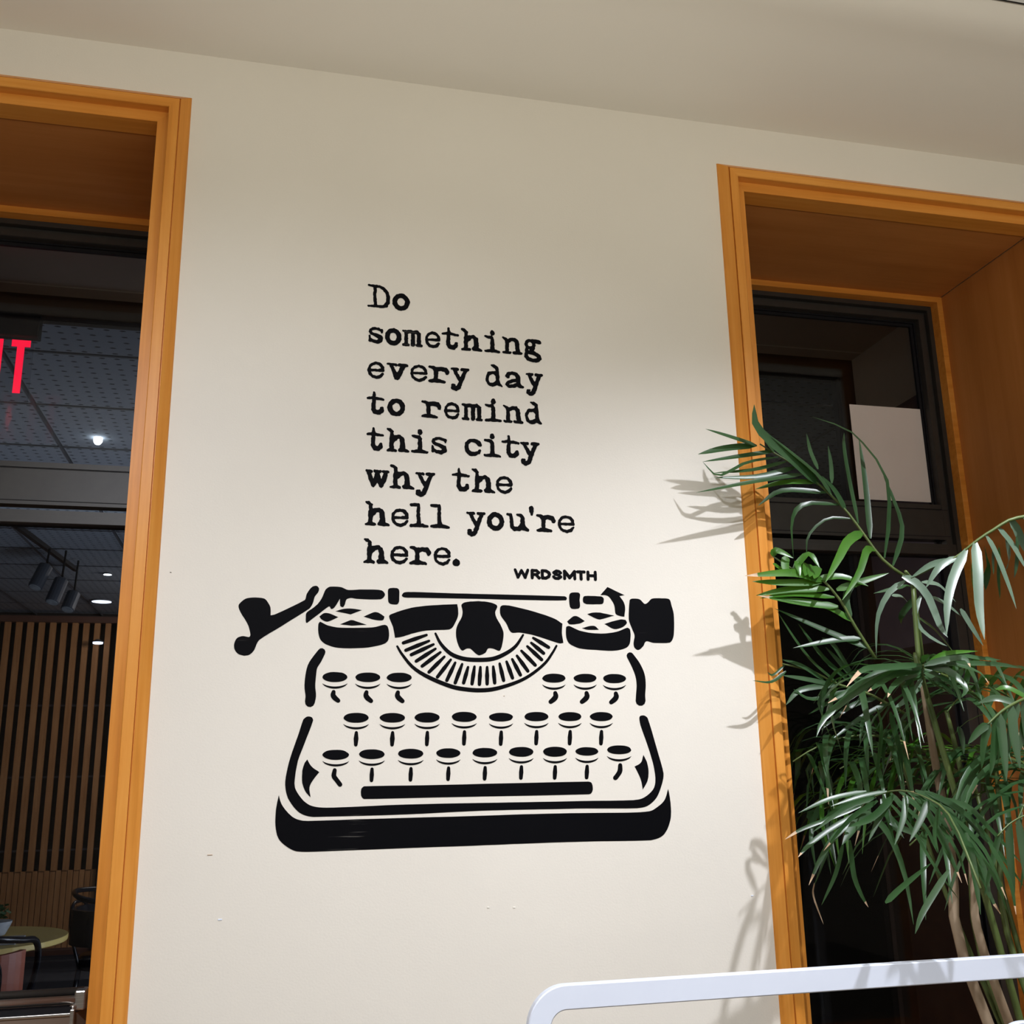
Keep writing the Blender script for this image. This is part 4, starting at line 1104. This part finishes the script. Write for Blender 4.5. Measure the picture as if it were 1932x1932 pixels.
# C: pale frond arching in from the right
traced_frond(KR, [(1800, 300), (1410, 360), (1260, 400), (1150, 470), (1050, 530), (940, 610), (880, 660), (790, 728), (640, 800), (380, 920)], -0.50, -0.44, [
    ([(1280, 400), (1350, 500), (1430, 700)], .02, 1.5), ([(1400, 360), (1450, 430), (1520, 620)], .0, 1.5), ([(1170, 462), (1300, 620), (1440, 860)], .0, 1.3), ([(1060, 525), (1150, 700), (1250, 950), (1340, 1200)], -.03, 1.35),
    ([(965, 590), (985, 850), (1000, 1200), (1050, 1480)], -.05, 1.5, .04), ([(885, 658), (770, 900), (710, 1150), (705, 1440)], -.04, 1.35), ([(795, 728), (630, 830), (515, 1010)], .0, 1.0),
    ([(740, 760), (560, 800), (375, 920)], .0, .9), ([(1050, 640), (1070, 820), (1060, 1030)], .07, 1.4, 0, 'leaf'), ([(1130, 600), (1120, 760), (1130, 890)], .07, 1.2), ([(1240, 560), (1270, 740), (1240, 850)], .07, 1.3), ([(1340, 540), (1340, 740), (1320, 920)], .07, 1.1),
    ([(1180, 640), (1170, 900), (1190, 1110)], .09, 1.1, 0, 'leaf'), ([(940, 700), (930, 900), (960, 1080)], .08, 1.0, 0, 'leaf_fresh')], 'leaf_pale', W=0.0125)
# D: pale leaflets from the central stem
traced_frond(KR, [(480, 1700), (460, 1500), (420, 1150), (395, 960), (330, 860)], -0.22, -0.34, [
    ([(300, 905), (420, 960), (540, 1100), (640, 1350), (715, 1460)], -.04, 1.25), ([(470, 1085), (410, 1250), (480, 1400), (620, 1500), (710, 1540)], -.02, .9), ([(330, 945), (180, 1050), (80, 1250), (60, 1450), (65, 1630)], .02, .9),
    ([(480, 960), (620, 980), (720, 1070), (790, 1140)], .02, 1.0), ([(570, 1095), (700, 1160), (840, 1270)], .02, .9), ([(830, 1200), (920, 1350), (1040, 1540)], .0, .9), ([(210, 1085), (290, 1090), (350, 1140)], .02, .9),
    ([(400, 1000), (300, 1000), (40, 1060)], .05, .8, 0, 'leaf'), ([(420, 1100), (300, 1250), (290, 1340)], .05, 1.0, 0, 'leaf'), ([(440, 1280), (600, 1400), (800, 1640)], .06, 1.0, 0, 'leaf')], 'leaf_pale', rr=(0.006, 0.003))
# E: fan of leaflets facing the camera
traced_frond(KC, [(1150, 330), (1115, 180), (1112, 120), (1120, 62)], -0.30, -0.42, [
    ([(1110, 62), (880, 75), (700, 85), (605, 120), (500, 240)], -.05, 1.1, .25), ([(1108, 75), (850, 80), (640, 190), (490, 290), (350, 370)], -.04, 1.1, .12), ([(1108, 90), (850, 115), (620, 250), (420, 400), (300, 520), (258, 645)], -.05, 1.25, .06),
    ([(1105, 105), (900, 135), (760, 215), (670, 278)], -.05, 1.05, .15), ([(1105, 128), (960, 170), (870, 240), (832, 325)], -.06, 1.1, .12), ([(1105, 150), (1010, 190), (950, 265)], -.04, .9),
    ([(1108, 172), (1050, 270), (960, 360), (885, 410)], -.06, 1.1, 0, 'leaf_pale'), ([(1125, 65), (1300, 18), (1450, 10), (1500, 80)], -.04, 1.1, .18), ([(1125, 72), (1280, 50), (1450, 80), (1580, 130), (1652, 218)], -.04, 1.1, .16),
    ([(1130, 78), (1300, 100), (1410, 180), (1462, 260), (1425, 325)], -.05, 1.3), ([(1128, 100), (1260, 160), (1380, 250), (1440, 335)], -.05, 1.2), ([(1128, 125), (1250, 200), (1400, 330)], -.05, 1.1), ([(1128, 150), (1230, 230), (1350, 300)], -.04, .9),
    ([(1140, 60), (1500, 48), (1750, 60), (1905, 88)], -.02, .9), ([(1150, 60), (1350, -18), (1600, 12), (1745, 22)], .0, .9), ([(1160, 50), (1300, -30), (1560, -50)], .0, .9, 0, 'leaf_fresh'),
    ([(740, 410), (775, 550), (765, 750), (735, 1015)], .04, 1.3, .05), ([(850, 440), (880, 580), (925, 740), (955, 925)], .05, 1.4), ([(1630, 760), (1630, 1000), (1650, 1150), (1690, 1345)], .0, 1.4), ([(1735, 870), (1800, 1050), (1860, 1200), (1880, 1345)], .0, 1.1),
    ([(1400, 560), (1430, 650), (1448, 785)], .0, 1.1)], 'leaf', W=0.0102)
# F: low drooping frond
traced_frond(K8, [(1700, 500), (1540, 120), (1400, 10), (1250, -25), (1110, 20), (1060, 70)], -0.84, -0.40, [
    ([(1090, -20), (900, 20), (725, 97)], .0, .95), ([(1080, 20), (950, 70), (840, 147)], -.02, 1.1), ([(1060, 60), (880, 130), (740, 185), (655, 237)], .0, .8, .3), ([(1100, 70), (900, 180), (780, 270), (725, 332)], -.02, 1.0, .1),
    ([(1090, 90), (940, 200), (850, 330), (782, 482)], -.02, 1.1, .1), ([(1110, 90), (1030, 160), (960, 267)], -.04, 1.9), ([(1110, 100), (1180, 170), (1240, 270), (1300, 450), (1342, 692)], -.02, 1.2, .05),
    ([(1160, 60), (1250, 160), (1330, 200), (1400, 252)], -.02, 1.2), ([(1200, 30), (1330, 180), (1450, 380), (1585, 560)], -.02, 1.25), ([(1250, 20), (1400, 170), (1470, 312)], -.02, 1.2), ([(1300, 20), (1480, 170), (1580, 320), (1632, 482)], -.03, 1.1, .15),
    ([(1380, 0), (1560, 130), (1700, 340), (1740, 520), (1808, 638)], -.03, 1.25, .15), ([(1400, -10), (1600, 90), (1780, 290), (1940, 500)], -.02, 1.2), ([(1520, 90), (1630, 280), (1740, 520)], -.03, 1.3), ([(1340, 10), (1600, 50), (1720, 150), (1932, 380)], -.02, 1.1),
    ([(965, 255), (925, 420), (850, 588)], .02, .8, .05), ([(1000, 240), (1020, 420), (1055, 520), (1100, 600)], .02, 1.0, .12), ([(810, 470), (805, 540), (860, 690)], .02, .6, 1.0), ([(1190, 575), (1280, 490), (1440, 360)], .03, .9), ([(1530, 400), (1430, 560), (1380, 650), (1350, 742)], .0, .9),
    ([(1240, 0), (1120, 120), (1000, 170)], -.03, 1.2), ([(1170, 20), (1220, 140), (1290, 230)], -.04, 1.2), ([(1420, 30), (1380, 130), (1320, 250)], -.02, 1.1), ([(1300, 0), (1290, 110), (1240, 270)], -.03, 1.1),
    ([(1480, 60), (1450, 200), (1475, 310)], -.03, 1.1), ([(1620, 200), (1660, 380), (1700, 640)], -.02, 1.2), ([(1740, 250), (1850, 450), (1890, 640)], -.02, 1.0, .1),
    ([(1140, 10), (980, 70), (800, 200)], .0, .9), ([(1150, 30), (1000, 130), (860, 300)], .0, .9, .08), ([(1180, 0), (1200, 120), (1245, 270)], -.02, 1.0), ([(1220, -10), (1300, 90), (1380, 220)], -.02, 1.0),
    ([(1260, -20), (1380, 70), (1500, 230)], -.02, 1.0), ([(1300, -25), (1450, 80), (1560, 240)], -.02, 1.1), ([(1350, -25), (1520, 70), (1650, 260)], -.02, 1.1), ([(1400, -20), (1580, 80), (1760, 280)], -.02, 1.1),
    ([(1330, -10), (1420, 120), (1560, 400)], -.02, 1.1, .06), ([(1440, -10), (1640, 120), (1840, 360)], -.02, 1.1), ([(1230, 10), (1160, 120), (1100, 250)], -.02, 1.0), ([(1200, -20), (1050, 10), (900, 60)], .0, .8),
    ([(1480, 40), (1600, 250), (1690, 470)], -.02, 1.1), ([(1380, 20), (1500, 240), (1600, 470)], -.02, 1.0, .08), ([(1560, 120), (1720, 300), (1840, 560)], -.02, 1.1, .08), ([(1640, 230), (1760, 420), (1850, 640)], -.02, 1.0)], 'leaf', W=0.0088, rr=(0.0016, 0.0009))

# G: dark leaflets hanging in front at the right; H: dark frond behind, towards the casing
traced_frond(KC, [(2300, 250), (2050, 300), (1900, 350), (1760, 430), (1640, 540)], -0.66, -0.72, [
    ([(1650, 530), (1600, 700), (1590, 900)], .0, 1.0), ([(1700, 480), (1690, 700), (1660, 960)], .0, 1.1), ([(1730, 450), (1760, 700), (1790, 1000)], -.02, 1.1), ([(1780, 420), (1740, 600), (1720, 860)], .0, 1.0),
    ([(1830, 390), (1850, 640), (1900, 900)], -.02, 1.1), ([(1880, 360), (1830, 560), (1800, 800)], .0, 1.0), ([(1930, 340), (1960, 600), (1990, 880)], .0, 1.1), ([(1980, 320), (1930, 560), (1900, 760)], .0, 1.0),
    ([(2030, 305), (2080, 560), (2120, 800)], .0, 1.1), ([(2080, 300), (2020, 560), (2000, 780)], .0, 1.0), ([(2130, 290), (2180, 560), (2220, 800)], .0, 1.1), ([(1640, 540), (1560, 600), (1480, 700)], .0, .9),
    ([(1860, 370), (1700, 330), (1560, 370)], .02, .9), ([(1960, 330), (1800, 250), (1700, 260)], .02, .9, 0, 'leaf_fresh')], 'leaf', W=0.0125)
traced_frond(K7, [(1300, 560), (1100, 450), (940, 400), (800, 330), (640, 290)], -0.10, -0.07, [
    ([(940, 400), (800, 280), (700, 150), (610, 5)], -.01, .9), ([(860, 375), (740, 300), (640, 268)], .0, .8), ([(900, 400), (760, 372), (640, 352)], .0, .9), ([(1000, 385), (860, 260), (725, 75)], .0, 1.0),
    ([(1040, 410), (920, 200), (850, 150)], .0, 1.1), ([(940, 400), (740, 430), (660, 510)], .0, 1.0), ([(1000, 430), (800, 480), (700, 425)], .0, .8), ([(1100, 450), (960, 300), (870, 200)], .0, 1.1),
    ([(660, 330), (580, 388), (482, 380)], -.01, .6), ([(650, 300), (590, 350), (560, 335)], -.01, .4), ([(1150, 470), (1000, 520), (850, 640)], .0, .9), ([(1080, 440), (940, 470), (780, 560)], .0, .8), ([(1200, 500), (1060, 580), (900, 700)], .0, .9)], 'leaf', W=0.0125)
traced_frond(K8, [(2300, 60), (2100, 70), (1960, 100), (1860, 150), (1790, 220)], -0.70, -0.72, [  # added frond, mostly out of view, put in to shadow the white frame
    ([(1800, 200), (1760, 360), (1720, 540)], .0, 1.0), ([(1850, 155), (1860, 360), (1880, 560)], .0, 1.1), ([(1900, 125), (1930, 340), (1960, 560)], -.01, 1.1, .08), ([(1960, 100), (1940, 300), (1910, 520)], .0, 1.0),
    ([(2010, 90), (2040, 300), (2080, 540)], .0, 1.1), ([(2080, 72), (2060, 300), (2030, 520)], .0, 1.0), ([(2140, 68), (2170, 300), (2200, 520)], .0, 1.1), ([(2200, 65), (2180, 300), (2150, 500)], .0, 1.0)], 'leaf', W=0.0095, rr=(0.0016, 0.001))
# upright canes and stalks
def cane(pxpts, ys, r0, r1, mat, name='cane'):
    pts = [at(p[0], p[1], y) for p, y in zip(pxpts, ys)]
    base = Vector((PX + (pts[-1].x - PX) * 0.25, PYY + random.uniform(-.05, .05), 0.38))
    pts = pts + [pts[-1].lerp(base, .5) + Vector((0, 0, .05)), base]
    n_ = 18; sm = catmull(pts, n_)
    v, f = tube_geo(sm, [r0 + (r1 - r0) * i / n_ for i in range(n_ + 1)], 8)
    return mesh_obj(name, v, f, mat, palm, True)


cane([(1741, 1290), (1750, 1350), (1763, 1430), (1776, 1500), (1798, 1640), (1815, 1800)], [-.30, -.29, -.28, -.27, -.26, -.26], 0.0055, 0.011, M['cane'])
cane([(1722, 1105), (1733, 1240), (1742, 1290)], [-.30, -.30, -.30], 0.004, 0.007, M['stem'], 'stalk')
cane([(1785, 1340), (1805, 1420), (1832, 1560), (1850, 1800)], [-.22, -.22, -.22, -.22], 0.004, 0.008, M['stem'], 'stalk')
cane([(1830, 1590), (1838, 1680), (1856, 1795)], [-.33, -.33, -.33], 0.005, 0.010, M['cane'])
cane([(1875, 1400), (1888, 1560), (1900, 1760)], [-.18, -.18, -.18], 0.004, 0.008, M['stem'], 'stalk')
cane([(1690, 1400), (1740, 1560), (1790, 1700)], [-.16, -.17, -.18], 0.003, 0.006, M['stem'], 'stalk')


# inner fronds grown from the crown, leafing to all sides
def grown_frond(org, az, L, rise, droop, nleaf, lw, mat, LL=0.20, y_lim=(-0.74, 0.36)):
    d = Vector((math.cos(az), math.sin(az), 0))
    pts = []
    for i in range(13):
        s = L * i / 12
        pts.append(org + d * s + Vector((0, 0, rise * s - droop * s * s)))
    for p in pts:
        p.y = max(y_lim[0], min(y_lim[1], p.y))
    v, f = tube_geo(pts, [0.004 - 0.0025 * i / 12 for i in range(13)], 5)
    fr = mesh_obj('frond', v, f, M['stem'], palm, True)
    for i in range(nleaf):
        t = 0.28 + 0.72 * (i // 2) / (nleaf / 2)
        k = t * 12; i0 = min(int(k), 11)
        p = pts[i0].lerp(pts[i0 + 1], k - i0)
        tg = (pts[i0 + 1] - pts[i0]).normalized()
        sd_ = tg.cross(Vector((0, 0, 1))).normalized() * (1 if i % 2 else -1)
        ll = LL * (0.65 + 0.6 * math.sin(math.pi * min(1, t * 0.9))) * random.uniform(.85, 1.1)
        dr = (sd_ * random.uniform(.6, .9) + tg * random.uniform(.5, .8) + Vector((0, 0, random.uniform(-.15, .25)))).normalized()
        q = [p, p + dr * ll * .35 + Vector((0, 0, .01)), p + dr * ll * .7 + Vector((0, 0, -.12 * ll)), p + dr * ll * .92 + Vector((0, 0, -.42 * ll))]
        for a_ in q:
            a_.y = min(y_lim[1] + 0.03, a_.y)
            lim = 1.075 + 0.28 * min(0.0, a_.y)      # the inner fronds keep to the window side of the plant
            a_.x = max(lim + random.uniform(0, .05), min(1.86 if a_.y > -0.03 else 9, a_.x))
        leaflet(q, lw * random.uniform(.85, 1.15), mat, fr, nrm=Vector((random.uniform(-.3, .3), random.uniform(-.5, 0), 1)), tip=random.choice([0, 0, 0, .06, .1]))


crown = [(1.50, -0.16, 1.53), (1.64, -0.10, 1.46), (1.44, -0.06, 1.46), (1.70, -0.22, 1.42)]
specs = [(0, 200, .50, 1.0, 1.6, 22), (0, 330, .55, .9, 1.5, 22), (1, 170, .55, .6, 1.2, 22), (1, 20, .45, .9, 1.6, 18), (2, 190, .38, .6, 1.3, 20), (2, 250, .36, .6, 1.4, 18),
         (3, 210, .55, .8, 1.5, 22), (3, 300, .50, .8, 1.6, 20), (0, 100, .30, 1.2, 1.6, 16), (1, 250, .42, .9, 1.7, 18), (2, 150, .34, .2, 1.1, 16), (3, 180, .55, .5, 1.1, 22),
         (1, 205, .48, 1.2, 1.9, 20), (3, 250, .50, 1.1, 1.6, 20), (1, 130, .32, .5, 1.2, 16), (3, 275, .45, .9, 1.5, 20), (3, 320, .5, .9, 1.6, 18), (2, 170, .40, .9, 1.9, 20)]
for (ci, az, L, ri, dr, nl) in specs:
    cr = Vector(crown[ci])
    grown_frond(cr, math.radians(az + random.uniform(-8, 8)), L, ri, dr, nl, 0.0112, M['leaf_fresh'] if random.random() < .12 else M['leaf'])
for c_ in crown:
    c_ = Vector(c_)
    base = Vector((PX + (c_.x - PX) * .3, PYY + .06, .38))
    v, f = tube_geo(catmull([c_, c_.lerp(base, .5) + Vector((.02, .02, 0)), base], 10), [0.004 + .0005 * i for i in range(11)], 7)
    mesh_obj('stalk', v, f, M['stem'], palm, True)
if STUFF['v']:
    o = mesh_obj('leaflets', STUFF['v'], STUFF['f'], None, palm, True, mats=[M['leaf'], M['leaf_fresh'], M['leaf_pale'], M['tip']], fmat=STUFF['m'])
    o['kind'] = 'stuff'


# ------------------------------------------------------------------ white metal frame in the foreground
def round_frame(name, xl, xr, zt, zb, r, wd, y, th, mat, parent=None, bev=0.0015):
    """rounded upright hoop of flat bar: outer and inner outline, open at the foot"""
    out, inn = [], []
    n_ = 12
    ri = r - wd
    out.append((xl, zb)); inn.append((xl + wd, zb))
    for k in range(n_ + 1):
        a_ = math.pi - math.pi / 2 * k / n_
        out.append((xl + r + r * math.cos(a_), zt - r + r * math.sin(a_)))
        inn.append((xl + r + ri * math.cos(a_), zt - r + ri * math.sin(a_)))
    for k in range(n_ + 1):
        a_ = math.pi / 2 - math.pi / 2 * k / n_
        out.append((xr - r + r * math.cos(a_), zt - r + r * math.sin(a_)))
        inn.append((xr - r + ri * math.cos(a_), zt - r + ri * math.sin(a_)))
    out.append((xr, zb)); inn.append((xr - wd, zb))
    m_ = len(out); vs, fs = [], []
    b = bev
    def ring(o_, i_, y_, inset):
        res = []
        for (a1, a2), (c1, c2) in zip(o_, i_):
            d = Vector((c1 - a1, c2 - a2)); d.normalize()
            res.append((a1 + d.x * inset, y_, a2 + d.y * inset))
        return res
    def rin(o_, i_, y_, inset):
        res = []
        for (a1, a2), (c1, c2) in zip(o_, i_):
            d = Vector((a1 - c1, a2 - c2)); d.normalize()
            res.append((c1 + d.x * inset, y_, c2 + d.y * inset))
        return res
    loops = [ring(out, inn, y, b), ring(out, inn, y + b, 0), ring(out, inn, y + th - b, 0), ring(out, inn, y + th, b), rin(out, inn, y + th, b), rin(out, inn, y + th - b, 0), rin(out, inn, y + b, 0), rin(out, inn, y, b)]
    for l_ in loops: vs += l_
    L_ = len(loops)
    for s in range(L_):
        s2 = (s + 1) % L_
        for i in range(m_ - 1): fs.append((s * m_ + i, s * m_ + i + 1, s2 * m_ + i + 1, s2 * m_ + i))
    fs.append(tuple(s * m_ for s in range(L_))); fs.append(tuple((s * m_ + m_ - 1) for s in reversed(range(L_))))
    return mesh_obj(name, vs, fs, mat, parent)


YB_ = -0.60
bl, br = at(1064, 1858.7, YB_), at(1932, 1801.8, YB_)
zt_ = (bl.z + br.z) / 2
thk = zt_ - (at(1064, 1908, YB_).z + at(1932, 1844, YB_).z) / 2
xl_ = at(998, 1932, YB_).x
print('bar', zt_, thk, xl_)
fr = empty('white_frame', ((xl_ + 2.0) / 2, YB_, 0)); tag(fr, 'white flat metal hoop frame with rounded corner in front of the palm', 'rail')
round_frame('hoop', xl_ - 0.001, 1.95, zt_, 0.012, 0.052, thk, YB_, 0.014, M['white'], fr)
rb_ = at(1893, 1932, YB_ + 0.02); rt_ = at(1932, 1926, YB_ + 0.02)
round_frame('inner_hoop', rb_.x - 0.020, 1.86, rt_.z, 0.012, 0.05, 0.012, YB_ + 0.016, 0.010, M['white'], fr)
for x_ in (xl_ + 0.015, 1.93):
    box('foot', x_ - 0.03, x_ + 0.03, YB_ - 0.16, YB_ + 0.18, 0.0, 0.012, M['white'], fr, 0.002)
print('leaflets', NLEAF[0], 'objects', len(bpy.data.objects))
